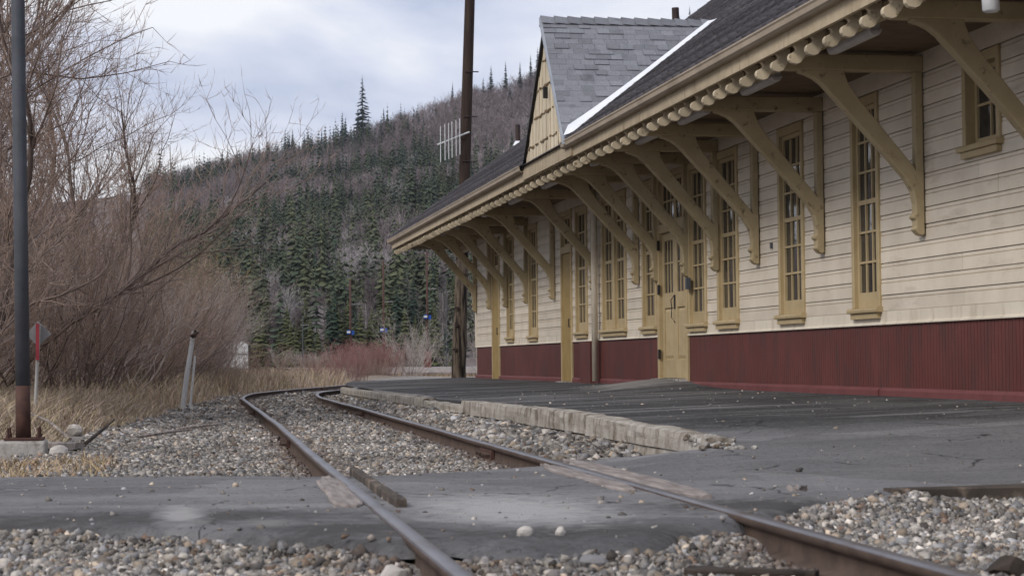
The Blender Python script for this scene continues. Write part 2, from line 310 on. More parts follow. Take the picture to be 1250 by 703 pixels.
def axis_pts(lo, hi, flo, fhi, step, grow=1.16):
    a = list(np.arange(flo, fhi+1e-6, step)); s = step; x = a[-1]
    while x < hi: s *= grow; x += s; a.append(x)
    s = step; x = a[0]; l = []
    while x > lo: s *= grow; x -= s; l.append(x)
    return np.array(l[::-1]+a)
gx = axis_pts(-2600, 3000, -7, 9, .16); gy = axis_pts(-60, 3600, 3.5, 60, .2)
X, Y = np.meshgrid(gx, gy); Z = ground_z(X, Y)
nx, ny = len(gx), len(gy); idx = np.arange(nx*ny).reshape(ny, nx)
F = np.stack([idx[:-1,:-1], idx[:-1,1:], idx[1:,1:], idx[1:,:-1]], -1).reshape(-1, 4)
gm = sstep(-.15, .35, grass_edge(Y)-X+.35*fbm(X, Y, 1.2))*sstep(10.5, 12.5, Y)
gm = np.maximum(gm, sstep(75, 100, Y)*.75)
gm = np.maximum(gm, .8*sstep(56, 62, Y)*sstep(1.5, 3, X-trackx(np.clip(Y, -6, 110))))
gm = np.where(Y < 10, .15*np.clip(fbm(X, Y, 1.5)+.3, 0, 1), gm)
tag(link('ground', np_mesh('ground', np.stack([X, Y, Z], -1), F, np.repeat(gm.reshape(-1, 1), 3, 1)), 'ground', smooth=True), kind='structure')

# asphalt crossing (road) and platform, each with turned-down broken edges
def asphalt_sheet(name, cols, near, far, n, flip=False):
    V = []; 
    for x in cols:
        y0, y1 = near(x), far(x)
        t = np.linspace(0, 1, n); ys = y0+(y1-y0)*t; xs = np.full(n, x)
        zs = asphalt_z(xs, ys)
        zs += .012*fbm(xs, ys, 7.0, 2)*(sstep(.6, 0, ys-y0)+.25); zs[0] -= .06; zs[-1] -= .06; zs[1] -= .02; zs[-2] -= .015; zs[2] -= .008
        V.append(np.stack([xs, ys, zs], -1))
    V = np.array(V); m_, k = V.shape[:2]; id_ = np.arange(m_*k).reshape(m_, k)
    F = np.stack([id_[:-1,:-1], id_[1:,:-1], id_[1:,1:], id_[:-1,1:]], -1).reshape(-1, 4)
    return tag(link(name, np_mesh(name, V, F), 'asphalt', smooth=True), kind='structure')
#nearX = np.array([-9, -.8, 0, .55, .83, 1.17, 1.66, 2.23, 2.71, 3.3, 3.7]); nearY = np.array([9.4, 8.95, 8.5, 7.85, 7.5, 7.28, 7.28, 7.95, 8.6, 9.35, 9.62])
farX = np.array([-9, -1, 0, .81, 1.35, 2.11, 2.66, 3.3, 3.7]); farY = np.array([13.4, 12.5, 12.25, 12.12, 12.05, 12.5, 13.0, 13.65, 13.95])
asphalt_sheet('road', np.append(np.arange(-9, 3.62, .05), 3.645), lambda x: np.interp(x, nearX, nearY)+.22*fbm(x, 3.3, 2.2), lambda x: np.interp(x, farX, farY)+.18*fbm(x, 8.3, 2.2), 60)
V = []; ys = np.concatenate([np.arange(9.66, 20, .12), np.arange(20, 55.5, .35)])
for y in ys:
    e0 = float(plat_edge(y))+.0; xs = np.linspace(e0-(.004 if y < 13.9 else 0), 7.4, 46); zz = asphalt_z(xs, np.full(46, y)); 
    if y == ys[0]: zz -= .12
    V.append(np.stack([xs, np.full(46, y)+(.05*fbm(xs, 1.0, 3) if y < 9.8 else 0), zz], -1))
V = np.array(V); id_ = np.arange(V.shape[0]*46).reshape(-1, 46)
F = np.stack([id_[:-1,:-1], id_[:-1,1:], id_[1:,1:], id_[1:,:-1]], -1).reshape(-1, 4)
tag(link('platform', np_mesh('platform', V, F), 'asphalt', smooth=True), kind='structure')
MBp = MB(); MBp.box(7.4, 19.6, 8, 47, -.4, .25)

# hill
ridge_px = [(-900, 60), (-300, 85), (-60, 96), (0, 103), (40, 114), (70, 119), (102, 128), (128, 138), (155, 148), (172, 152), (194, 159), (260, 183), (298, 192), (420, 205), (800, 220), (1500, 180)]
RX = np.array([p[0] for p in ridge_px], float); RZ = np.array([p[1] for p in ridge_px], float)-11
def hill_z(x, y):
    x = np.asarray(x, float); y = np.asarray(y, float)
    t = np.clip((y-300)/750., 0, 1); zr = np.interp(x, RX, RZ)
    z = zr*(t**1.12)+9*fbm(x, y, .006, 3)*np.clip(t*4, 0, 1)*(1-t**3)
    return np.where(y > 1050, zr-np.clip(y-1050, 0, 600)*.12, z)-.8
hx = np.concatenate([np.arange(-900, -150, 50), np.arange(-150, 420, 8), np.arange(420, 1500, 60)]).astype(float); hy = np.concatenate([np.arange(292, 1060, 12), np.arange(1080, 1600, 60)]).astype(float)
X, Y = np.meshgrid(hx, hy); id_ = np.arange(X.size).reshape(X.shape)
F = np.stack([id_[:-1,:-1], id_[:-1,1:], id_[1:,1:], id_[1:,:-1]], -1).reshape(-1, 4)
tag(link('hill', np_mesh('hill', np.stack([X, Y, hill_z(X, Y)], -1), F), 'hill', smooth=True), kind='structure')

# ================================================================== station building
WX = 7.2                                     # wall line; the platform side faces -X
BY0, BY1 = 8.0, 46.4                         # ends of the wall
ST = empty('station_building', (WX, 30, .3), 'long cream clapboard railway station with dark red base and deep bracketed eaves', 'building')
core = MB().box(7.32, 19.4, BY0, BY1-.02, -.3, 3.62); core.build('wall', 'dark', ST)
MB().box(7.19, 19.4, BY1-.02, BY1+.02, -.3, 3.62).build('end_wall', 'siding', ST)
MB().box(7.16, 7.30, BY1-.12, BY1+.05, 1.0, 3.4).build('corner_board', 'skirt', ST)
BANDZ, SK1, FRZ0, FRZ1 = 1.0, 1.14, 3.40, 3.60
# openings: kind, y0, y1, z0, z1 (outside of casing)
WIN = [('w2', 16.31, 17.13, 2.52, 3.39), ('w', 19.34, 20.16, 1.13, 3.39), ('w', 21.79, 22.73, 1.13, 3.39), ('w', 24.45, 25.42, 1.12, 3.39),
       ('w', 25.98, 26.90, 1.11, 3.39), ('w', 28.74, 29.64, 1.12, 3.39), ('ww', 30.73, 32.50, 1.12, 3.39), ('w', 33.7, 34.68, 1.12, 3.39),
       ('w', 38.41, 39.35, 1.12, 3.39), ('w', 41.12, 41.98, 1.13, 3.39), ('w', 12.6, 13.5, 1.13, 3.39)]
DOORS = [('dd', 26.95, 28.66, .40, 2.52), ('d', 35.02, 36.0, .30, 2.62), ('d', 42.95, 43.93, .28, 2.62)]
OPEN = [(a, b, z0, z1) for _, a, b, z0, z1 in WIN]+[(a, b, -1, FRZ0) for _, a, b, _, _ in DOORS]
def spans(z0, z1, lo=BY0, hi=BY1-.1):
    cuts = sorted((a, b) for a, b, c, d in OPEN if c < z1-.02 and d > z0+.02); y = lo; r = []
    for a, b in cuts:
        if a > y+.02: r.append((y, a))
        y = max(y, b)
    if hi > y+.02: r.append((y, hi))
    return r
# drop siding, one object per board
nb = 14; bh = (FRZ0-SK1)/nb; rb = random.Random(5)
for i in range(nb):
    z0 = SK1+i*bh; z1 = z0+bh
    for a, b_ in spans(z0, z1):
        cuts = [a]
        if b_-a > 3.2: cuts.append(a+(b_-a)*rb.uniform(.35, .65))
        cuts.append(b_)
        for c0, c1 in zip(cuts[:-1], cuts[1:]):
            j = rb.uniform(-.0025, .0025); x = WX-.024+j
            prof = [(WX+.02, z0+.001), (x, z0+.001), (x-.001, z0+.006), (x-.001, z1-.047), (x+.013, z1-.043), (x+.003, z1-.037), (x+.003, z1-.009), (x+.020, z1-.006), (x+.020, z1-.001), (WX+.02, z1-.001)]
            MB().prism(prof, c0+.0015, c1-.0015).build('siding_board', 'siding', ST)
for kd, a, b_, z0, z1 in WIN:
    if z0 > 1.5:
        k = int((z0-SK1)/bh); MB().box(WX-.024, WX+.02, a+.001, b_-.001, SK1+k*bh+.001, z0-.001).build('siding_board', 'siding', ST)
# frieze, skirt board, red matchboard base
fz = BY0
for k in range(9):
    a = BY0+k*4.3; b_ = min(a+4.297, BY1-.02); MB().box(WX-.034, WX+.03, a, b_, FRZ0+.002, FRZ1).build('frieze_board', 'siding', ST)
for a, b_ in spans(BANDZ, SK1-.03):
    n = max(1, int((b_-a)/4)); 
    for k in range(n): MB().prism([(WX+.02, BANDZ), (WX-.05, BANDZ), (WX-.05, BANDZ+.012), (WX-.03, BANDZ+.03), (WX-.03, SK1-.002), (WX+.02, SK1-.002)], a+(b_-a)*k/n+.001, a+(b_-a)*(k+1)/n-.001).build('skirt_board', 'skirt', ST)
for a, b_ in spans(.2, .9):
    w_ = MB(); y = a
    while y < b_-.005:
        y2 = min(y+.075, b_)
        w_.prism([(WX+.02, .1), (WX-.022, .1), (WX-.022, BANDZ), (WX+.02, BANDZ)], y+.0045, y2-.0045); y = y2
    w_.box(WX-.012, WX+.05, a, b_, .1, BANDZ-.002)
    tag(w_.build('red_matchboard', 'red', ST), kind='stuff')
    n = max(1, int((b_-a)/3.5))
    for k in range(n):
        y0, y1 = a+(b_-a)*k/n, a+(b_-a)*(k+1)/n; q = rb.uniform(-.012, .012)
        MB().prism([(WX-.01, .05), (WX-.065+q, .05), (WX-.06+q, .335), (WX-.035, .365), (WX-.01, .365)], y0+.003, y1-.003).build('red_plinth_board', 'redskirt', ST)
MB().box(7.05, 7.17, 33.0, 33.86, .2, .985).build('red_utility_box', 'red', ST)

# windows
def window(y0, y1, z0, z1, cols, rows, double=False, small=False):
    c = .072; zb = z0+.055; xf = WX-.052
    fr = MB()
    fr.box(xf, WX+.115, y0, y0+c, zb, z1); fr.box(xf, WX+.115, y1-c, y1, zb, z1); fr.box(xf+.003, WX+.115, y0+c, y1-c, z1-c-.03, z1-.002)
    if double: ym = (y0+y1)/2; fr.box(xf+.002, WX+.115, ym-.07, ym+.07, zb, z1-c-.03)
    f = fr.build('window', 'ochre', ST); bevel(f, .006)
    bevel(MB().prism([(WX+.02, z0), (WX-.10, z0), (WX-.105, z0+.028), (WX-.095, z0+.05), (WX+.02, z0+.062)], y0-.035, y1+.035).build('sill', 'ochre', f), .004)
    MB().box(WX-.075, WX-.02, y0+.01, y1-.01, z0-.06, z0-.003).build('apron', 'ochre', f)
    halves = [(y0+c, (y0+y1)/2-.07), ((y0+y1)/2+.07, y1-c)] if double else [(y0+c, y1-c)]
    zt = z1-c-.03; bot = .15 if not small else .05
    for a, b_ in halves:
        s = MB(); xs0, xs1 = WX-.005, WX+.035
        if small: xs0 += .05; xs1 += .05
        st = .05; ga, gb = a+st, b_-st; gz0, gz1 = zb+.012+bot, zt-st
        s.box(xs0, xs1, a, ga, zb+.005, zt-.002); s.box(xs0, xs1, gb, b_, zb+.005, zt-.002)
        s.box(xs0+.001, xs1, ga, gb, zb+.005, gz0); s.box(xs0+.001, xs1, ga, gb, gz1, zt-.002)
        mw_ = .024
        for k in range(1, cols): yy = ga+(gb-ga)*k/cols; s.box(xs0+.006, xs1-.004, yy-mw_/2, yy+mw_/2, gz0, gz1)
        for k in range(1, rows):
            zz = gz0+(gz1-gz0)*k/rows; hw = .024 if (k == rows//2 and rows > 3) else mw_/2
            s.box(xs0+.004, xs1-.003, ga, gb, zz-hw, zz+hw)
        s.build('sash', 'ochre', f)
        for i in range(cols):
            for j in range(rows):
                pa, pb = ga+(gb-ga)*i/cols+.004, ga+(gb-ga)*(i+1)/cols-.004; pz, pw = gz0+(gz1-gz0)*j/rows+.004, gz0+(gz1-gz0)*(j+1)/rows-.004
                t1, t2 = rb.uniform(-.004, .004), rb.uniform(-.004, .004); xg = xs0+.024
                MB().add([(xg+t1, pa, pz), (xg-t1, pb, pz), (xg-t1+t2, pb, pw), (xg+t1+t2, pa, pw), (xg+t1+.004, pa, pz), (xg-t1+.004, pb, pz), (xg-t1+t2+.004, pb, pw), (xg+t1+t2+.004, pa, pw)],
                         [(0,1,2,3),(7,6,5,4),(0,4,5,1),(1,5,6,2),(2,6,7,3),(3,7,4,0)]).build('pane', 'glass', f)
    return f
for kd, a, b_, z0, z1 in WIN:
    if kd == 'w2': window(a, b_, z0, z1, 2, 2, small=True)
    elif kd == 'ww': window(a, b_, z0, z1, 3, 6, double=True)
    else: window(a, b_, z0, z1, 3, 6)
# doors
for kd, a, b_, z0, z1 in DOORS:
    fr = MB(); c = .11 if kd == 'dd' else .06; xf = WX-.055
    fr.box(xf, WX+.115, a, a+c, z0-.1, FRZ0-.004); fr.box(xf, WX+.115, b_-c, b_, z0-.1, FRZ0-.004)
    fr.box(xf+.003, WX+.115, a+c, b_-c, z1, z1+.13); fr.box(xf+.003, WX+.115, a+c, b_-c, FRZ0-.09, FRZ0-.005)
    d = fr.build('door', 'ochre', ST); bevel(d, .006)
    MB().box(WX-.16, WX+.11, a+.01, b_-.01, z0-.12, z0-.004).build('threshold', 'conc', d)
    # transom lights over the door
    n = 2 if kd == 'dd' else 1; ta, tb, tz0, tz1 = a+c, b_-c, z1+.13, FRZ0-.09
    for k in range(n):
        pa, pb = ta+(tb-ta)*k/n, ta+(tb-ta)*(k+1)/n; s = MB()
        s.box(WX+.01, WX+.045, pa+.001, pa+.05, tz0, tz1); s.box(WX+.01, WX+.045, pb-.05, pb-.001, tz0, tz1); s.box(WX+.012, WX+.044, pa+.05, pb-.05, tz0, tz0+.05); s.box(WX+.012, WX+.044, pa+.05, pb-.05, tz1-.05, tz1)
        for q in (1, 2): yy = pa+.05+(pb-pa-.1)*q/3; s.box(WX+.015, WX+.04, yy-.012, yy+.012, tz0+.05, tz1-.05)
        s.box(WX+.016, WX+.039, pa+.05, pb-.05, (tz0+tz1)/2-.012, (tz0+tz1)/2+.012); s.build('transom', 'ochre', d)
        for q in range(3):
            for r_ in range(2):
                u0 = pa+.05+(pb-pa-.1)*q/3+.004; u1 = u0+(pb-pa-.1)/3-.008; v0 = tz0+.05+(tz1-tz0-.1)*r_/2+.004; v1 = v0+(tz1-tz0-.1)/2-.008
                MB().box(WX+.026, WX+.030, u0, u1, v0, v1).build('pane', 'glass', d)
    if kd == 'dd':
        ym = (a+b_)/2
        for (la, lb) in ((a+c+.004, ym-.004), (ym+.004, b_-c-.004)):
            lf = MB(); x0, x1 = WX+.0, WX+.045; st = .11
            lf.box(x0, x1, la, la+st, z0, z1-.006); lf.box(x0, x1, lb-st, lb, z0, z1-.006)
            zs = [z0, z0+.27, z0+1.02, z0+1.24, z1-.12, z1-.006]
            lf.box(x0+.001, x1, la+st, lb-st, z0, z0+.27); lf.box(x0+.001, x1, la+st, lb-st, z0+1.02, z0+1.24); lf.box(x0+.001, x1, la+st, lb-st, z1-.12, z1-.006)
            for q in (1, 2): yy = la+st+(lb-la-2*st)*q/3; lf.box(x0+.01, x1-.01, yy-.013, yy+.013, z0+1.24, z1-.12)
            lf.box(x0+.011, x1-.011, la+st, lb-st, z0+1.66, z0+1.685)
            lo = lf.build('door_leaf', 'ochre', d); bevel(lo, .004)
            pm = MB().prism([(x0+.026, z0+.27), (x0+.026, z0+1.02), (x0+.030, z0+1.02), (x0+.030, z0+.27)], la+st, lb-st)
            pm.add([(x0+.026, la+st+.012, z0+.282), (x0+.026, lb-st-.012, z0+.282), (x0+.026, lb-st-.012, z0+1.008), (x0+.026, la+st+.012, z0+1.008),
                    (x0+.008, la+st+.05, z0+.33), (x0+.008, lb-st-.05, z0+.33), (x0+.008, lb-st-.05, z0+.96), (x0+.008, la+st+.05, z0+.96)], [(4,5,6,7),(0,1,5,4),(1,2,6,5),(2,3,7,6),(3,0,4,7)])
            pm.build('door_panel', 'ochre', d)
            for q in range(3):
                for r_ in range(2):
                    u0 = la+st+(lb-la-2*st)*q/3+.004; u1 = u0+(lb-la-2*st)/3-.008
                    v0, v1 = ((z0+1.244, z0+1.656), (z0+1.69, z1-.124))[r_]
                    MB().box(x0+.02, x0+.024, u0, u1, v0, v1).build('pane', 'glass', d)
        MB().box(WX-.014, WX-.002, ym-.025, ym+.025, z0+1.0, z0+1.2).build('lock_plate', 'black', d)
        MB().tube([(WX-.01, ym+.03, z0+1.19), (WX-.05, ym+.05, z0+1.12), (WX-.055, ym-.02, z0+1.0), (WX-.05, ym+.03, z0+.88), (WX-.012, ym-.03, z0+.80)], .007, 6).build('handle', 'black', d, True)
        for zz in (z0+.35, z0+1.3, z0+1.95): MB().box(WX-.07, WX-.04, b_-c-.03, b_-c+.03, zz-.07, zz+.07).build('hinge', 'black', d)
    else:
        lf = MB()
        n = 6
        for k in range(n):
            u0, u1 = a+c+(b_-a-2*c)*k/n, a+c+(b_-a-2*c)*(k+1)/n; lf.box(WX-.02, WX+.03, u0+.002, u1-.002, z0, z1-.006)
        lf.box(WX-.015, WX+.03, a+c, b_-c, z0+.003, z1-.01)
        lf.build('door_leaf', 'mustard', d)
        MB().tube([(WX-.02, a+c+.09, z0+.98), (WX-.07, a+c+.09, z0+.98), (WX-.07, a+c+.09, z0+1.12), (WX-.02, a+c+.09, z0+1.12)], .012, 6).build('handle', 'black', d)
MB().box(7.09, 7.15, 26.74, 26.82, 1.64, 1.80).build('switch_box', 'greypole', ST)
MB().box(7.15, 7.178, 23.01, 23.05, 1.99, 2.06).build('wall_hook', 'greypole', ST)
# downpipe
MB().tube([(7.08, 32.72, .32), (7.08, 32.72, 3.2), (6.98, 32.74, 3.42), (6.95, 32.74, 3.6)], .055, 10).build('downpipe', 'skirt', ST, True)

# eave brackets: tie beam, wall post and curved brace
BR = [11.9, 15.25, 18.16, 21.12, 23.58, 25.39, 26.87, 28.59, 29.91, 32.99, 36.67, 39.46, 41.95, 44.13, 46.25]
BR[7] = 28.66; BR[6] = 26.9
def brace_prof():
    xo, zt = 5.93, 3.40
    outer = [(5.93, 3.405), (5.935, 3.375), (6.0, 3.36), (6.08, 3.325), (6.16, 3.265), (6.25, 3.17), (6.49, 2.915), (6.76, 2.62), (6.98, 2.37), (7.05, 2.25), (7.075, 2.13), (7.075, 2.03), (7.045, 2.02), (7.045, 1.99), (7.075, 1.97), (7.075, 1.90), (7.055, 1.885), (7.10, 1.835), (7.14, 1.82), (7.17, 1.845), (WX-.036, 1.86)]
    inner = [(WX-.036, 2.45), (7.085, 2.45), (7.06, 2.49), (6.88, 2.70), (6.68, 2.94), (6.50, 3.15), (6.42, 3.27), (6.385, 3.36), (6.375, 3.405)]
    return outer+inner
_t = .062
brace_me = MB().prism(brace_prof(), -_t, _t).mesh('brace')
post_me = MB().box(7.085, WX-.036, -.05, .05, 2.44, 3.40).mesh('wall_post')
beam_me = MB().prism([(5.74, 3.42), (5.79, 3.398), (WX-.036, 3.398), (WX-.036, 3.552), (5.74, 3.552)], -.075, .075).mesh('tie_beam')
for me in (brace_me, post_me, beam_me): me.materials.append(MT['bracket'])
pl = ST.location
for y in BR:
    br = link('bracket', brace_me, parent=ST); br.location = (-pl[0], y-pl[1], -pl[2]+random.uniform(-.012, .012)); bevel(br, .012, 2)
    for nm, me in (('wall_post', post_me), ('tie_beam', beam_me)):
        o = link(nm, me, parent=br); bevel(o, .008)
# corner canopy post and far-end brackets
MB().box(7.72, 7.88, 49.25, 49.40, .1, 3.5).build('canopy_post', 'ochre', ST)
for xx in (7.3, 9.6, 12.2):
    pr = [(BY1+.03+(WX-p[0]-.036)*1.0, p[1]) for p in brace_prof()]
    MB().prism(pr, xx-.06, xx+.06, 'x').build('bracket', 'bracket', ST)
    MB().box(xx-.075, xx+.075, BY1+.03, 49.9, 3.40, 3.55).build('tie_beam', 'bracket', ST)
# soffit, eave beam, fascia, gutter
EY0, EY1 = 6.5, 50.1
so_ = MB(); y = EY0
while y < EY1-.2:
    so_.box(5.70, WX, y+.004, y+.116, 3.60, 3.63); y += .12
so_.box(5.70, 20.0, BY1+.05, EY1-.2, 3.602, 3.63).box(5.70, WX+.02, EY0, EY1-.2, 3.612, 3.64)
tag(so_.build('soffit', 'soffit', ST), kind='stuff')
MB().box(5.86, 5.96, EY0, EY1-.1, 3.50, 3.598).build('eave_beam', 'bracket', ST)
ZG = 3.757
for k in range(10):
    a = EY0+k*4.4; b_ = min(a+4.396, EY1)
    MB().box(5.60, 5.64, a, b_, ZG-.235, ZG-.01).build('fascia_board', 'trim', ST)
MB().box(5.60, 20.9, EY1-.04, EY1, ZG-.235, ZG-.01).build('fascia_board', 'trim', ST)
gp = [(5.60, ZG-.098), (5.535, ZG-.098), (5.508, ZG-.075), (5.500, ZG-.03), (5.488, ZG-.014), (5.488, ZG), (5.502, ZG), (5.512, ZG-.02), (5.52, ZG-.07), (5.54, ZG-.088), (5.60, ZG-.088)]
for a, b_ in ((EY0, 13.3), (13.303, 20.4), (20.403, 27.62), (31.0, 37.4), (37.403, 43.9), (43.903, EY1+.08)):
    MB().prism(gp, a, b_).build('gutter', 'gutter', ST)
# rafter tails
tp = [(.02, 0), (-.028, .010), (-.053, .038), (-.057, .066), (-.042, .094), (-.012, .108), (.012, .122), (.020, .140), (.010, .156), (-.004, .166), (-.004, .222), (.128, .222), (.128, .125), (.092, .062), (.058, .014)]
tail_me = MB().prism([(5.668+x, 3.362+z) for x, z in tp], -.03, .03).mesh('rafter_tail'); tail_me.materials.append(MT['tail'])
y = EY0+.3
while y < EY1-.1:
    t = link('rafter_tail', tail_me, parent=ST); t.location = (-pl[0]+random.uniform(-.006, .006), y-pl[1], -pl[2]+random.uniform(-.008, .008)); bevel(t, .003)
    y += .488+random.uniform(-.03, .03)

# roof
RP = .75; RE, RZ0 = 5.505, ZG+.012
def roof_z(x): return RZ0+RP*(x-RE)
rp = MB()
rp.add([(RE+.02, EY0, RZ0-.03), (13, EY0, roof_z(13)-.045), (13, EY1-(13-RE), roof_z(13)-.045), (RE+.02, EY1, RZ0-.03)], [(0,1,2,3)])
rp.add([(20.5, EY0, RZ0-.03), (13, EY0, roof_z(13)-.05), (13, EY1-(13-RE), roof_z(13)-.05), (20.5, EY1, RZ0-.03)], [(3,2,1,0)])
rp.add([(RE+.02, EY1, RZ0-.035), (13, EY1-(13-RE), roof_z(13)-.05), (20.5, EY1, RZ0-.035)], [(0,1,2)])
roof = rp.build('roof', 'shingle', ST)
# main-roof shingle tabs (thousands, joined)
Vs = []; Vc = []; q = np.array([[0,0,0],[1,0,0],[1,1,0],[0,1,0],[0,0,1],[1,0,1],[1,1,1],[0,1,1]], float)
Fq = np.array([[4,5,6,7],[0,1,5,4],[1,2,6,5],[2,3,7,6],[3,0,4,7]])
ex = .115; nrow = int((13-RE)/ex); ca = 1/math.hypot(1, RP)
DY0, DY1, DAP, DZB, DZT = 27.28, 31.0, 28.98, 3.70, 5.76        # dormer: near foot, far foot, apex, foot height, ridge height
for i in range(nrow):
    x0 = RE+i*ex; yend = EY1-(x0-RE)-.02; yy = EY0-rng.random()*.3; rowt = rng.uniform(.6, 1.35)
    while yy < yend:
        wd = .30+.06*rng.random(); y1 = min(yy+wd, yend)
        zr = roof_z(x0+.05); din = zr < DZT and (DAP-(DZT-zr)/(DZT-DZB)*(DAP-DY0) < (yy+y1)/2 < DAP+(DZT-zr)/(DZT-DZB)*(DY1-DAP)) 
        if not din:
            th = .022+.007*rng.random()
            P = q.copy(); vx = x0+P[:,0]*(ex+.03); off = np.where(P[:,2] > .5, th*(1-P[:,0]*.8), -.02)
            Vc.append(np.repeat(np.array([[.066,.061,.068]])*rowt*rng.uniform(.8, 1.25), 8, 0)); Vs.append(np.stack([vx-RP*ca*off*.7, yy+.002+P[:,1]*(y1-yy-.004), roof_z(vx)+off], -1))
        yy = y1
Vs = np.array(Vs); Fs = (Fq[None]+8*np.arange(len(Vs))[:,None,None]).reshape(-1, 4)
me = np_mesh('shingle_courses', Vs.reshape(-1, 3)-np.array([WX, 30, .3]), Fs, np.concatenate(Vc)); tag(link('shingle_courses', me, 'stones', roof), kind='stuff')
# hip caps
for k in range(40):
    s0 = .1+k*.18; MB().add([(RE+s0, EY1-s0-.16, roof_z(RE+s0)+.02), (RE+s0+.2, EY1-s0-.36, roof_z(RE+s0+.2)+.012), (RE+s0+.2, EY1-s0-.2, roof_z(RE+s0+.2)+.03), (RE+s0, EY1-s0, roof_z(RE+s0)+.045), (RE+s0+.16, EY1-s0, roof_z(RE+s0)+.02), (RE+s0+.36, EY1-s0-.2, roof_z(RE+s0+.2)+.012)], [(0,1,2,3), (3,2,5,4)]).build('hip_cap', 'shingle', roof)
for (cx, cy, r_, top) in ((10.42, 39.9, .075, 7.96), (8.35, 47.1, .06, 6.36)):
    zb = min(roof_z(cx), roof_z(RE+(EY1-cy)))
    p = MB().tube([(cx, cy, zb-.1), (cx-.01, cy, top)], [r_, r_], 10).build('vent_pipe', 'pipe', roof)
    MB().tube([(cx, cy, zb-.05), (cx, cy, zb+.06)], [r_+.08, r_+.012], 10).build('pipe_flashing', 'flash', roof)

# dormer
DM = MB().add([(5.54, DAP, DZT-.02), (8.3, DAP, DZT-.02), (5.64, DY0, DZB+.03), (5.50, DY0, DZB+.03), (5.55, DY1, DZB+.03), (5.64, DY1, DZB+.03)], [(0,1,2,3), (0,4,5,1)]).build('dormer', 'shingle2', ST)
def dy_near(z): return DY0+(z-DZB)/(DZT-DZB)*(DAP-DY0)
def dy_far(z): return DY1-(z-DZB)/(DZT-DZB)*(DY1-DAP)
def main_x(z): return RE+(z-RZ0)/RP
rows = 23; rs = random.Random(9)
nvec = Vector((0, -(DZT-DZB), (DAP-DY0))).normalized()
def near_pt(x, z, off): y = dy_near(z); return (x, y+nvec.y*off, z+nvec.z*off)
for i in range(rows):
    z0 = DZB+.05+(DZT-DZB-.05)*i/rows; z1 = DZB+.05+(DZT-DZB-.05)*(i+1)/rows+.02; x = 5.50; xe = main_x((z0+z1)/2)-.02
    x2 = x+rs.uniform(.1, .3)
    while x < xe-.03:
        x2 = min(x2, xe); th = rs.choice((.010, .011, .012, .024))
        a0, b0 = x+.002, x2-.002
        MB().add([near_pt(a0, z0, th), near_pt(b0, z0, th), near_pt(b0, z1, .008), near_pt(a0, z1, .008), near_pt(a0, z0, -.01), near_pt(b0, z0, -.01), near_pt(b0, z1, -.01), near_pt(a0, z1, -.01)],
                 [(0,1,2,3),(0,4,5,1),(1,5,6,2),(2,6,7,3),(3,7,4,0)]).build('shingle', 'shingle2', DM)
        x = x2; x2 = x+rs.uniform(.17, .24)
x = 5.49
while x < 8.25:
    x2 = min(x+.205, 8.3); hh = .11
    MB().add([(x, DAP, DZT+.045), (x2+.02, DAP, DZT+.018), near_pt(x2+.02, DZT-hh, .020), near_pt(x+rs.uniform(-.004, .004), DZT-hh, .046), (x, DAP+.12, DZT-hh), (x2, DAP+.12, DZT-hh-.01)], [(0,1,2,3), (0,4,5,1)]).build('ridge_cap', 'shingle2', DM); x = x2
# gable boards clipped to the triangle
gx0 = 5.62; y = DY0+.06; k = 0
while y < DY1-.06:
    y2 = min(y+.105, DY1-.04)
    ztop = lambda v: DZT-.08-(DZT-DZB)*((DAP-v)/(DAP-DY0) if v < DAP else (v-DAP)/(DY1-DAP))
    pts = [(y+.011, DZB-.02), (y2-.011, DZB-.02), (y2-.011, max(DZB, ztop(y2-.011)))]
    if y < DAP < y2: pts.append((DAP, ztop(DAP)))
    pts.append((y+.011, max(DZB, ztop(y+.011))))
    j = rs.uniform(-.008, .004)
    MB().prism(pts, gx0-.025+j, gx0+.02, 'x').build('gable_board', 'gable', DM); y = y2; k += 1
gb = MB().prism([(DY0+.03, DZB-.03), (DY1-.03, DZB-.03), (DAP, DZT-.06)], gx0, gx0+.03, 'x'); gb.build('gable_backing', 'lath', DM)
for zz in (3.98, 4.38, 4.78, 5.16, 5.45):
    y = dy_near(zz)+.12; ye = dy_far(zz)-.12
    while y < ye:
        y2 = min(y+rs.uniform(.04, .16), ye); h2 = rs.uniform(.008, .017); dz = rs.uniform(-.014, .014)
        if rs.random() < .8: MB().box(gx0-.036-rs.random()*.01, gx0-.015, y, y2, zz+dz-h2, zz+dz+h2).build('lath_strip', 'lath', DM)
        y = y2+rs.uniform(.0, .05)
MB().box(5.575, 5.64, DY0-.06, DY1+.06, DZB-.17, DZB+.035).build('gable_sill', 'trim', DM)
for s, yf in ((0, DY0), (1, DY1)):
    xr0, xr1, dd_ = (5.47, 5.60, .055) if s == 0 else (5.545, 5.592, -.045)
    MB().add([(xr0, yf, DZB), (xr0, DAP, DZT+.012), (xr0, DAP, DZT-.07), (xr0, yf+dd_, DZB-.0), (xr1, yf, DZB), (xr1, DAP, DZT+.012), (xr1, DAP, DZT-.07), (xr1, yf+dd_, DZB)],
             [(0,1,2,3),(4,7,6,5),(0,4,5,1),(3,2,6,7),(0,3,7,4)]).build('rake_trim', 'drip' if s == 0 else 'black', DM)
MB().box(5.50, 5.57, DAP-.12, DAP-.09, 4.55, 4.72).build('gable_hasp', 'black', DM)
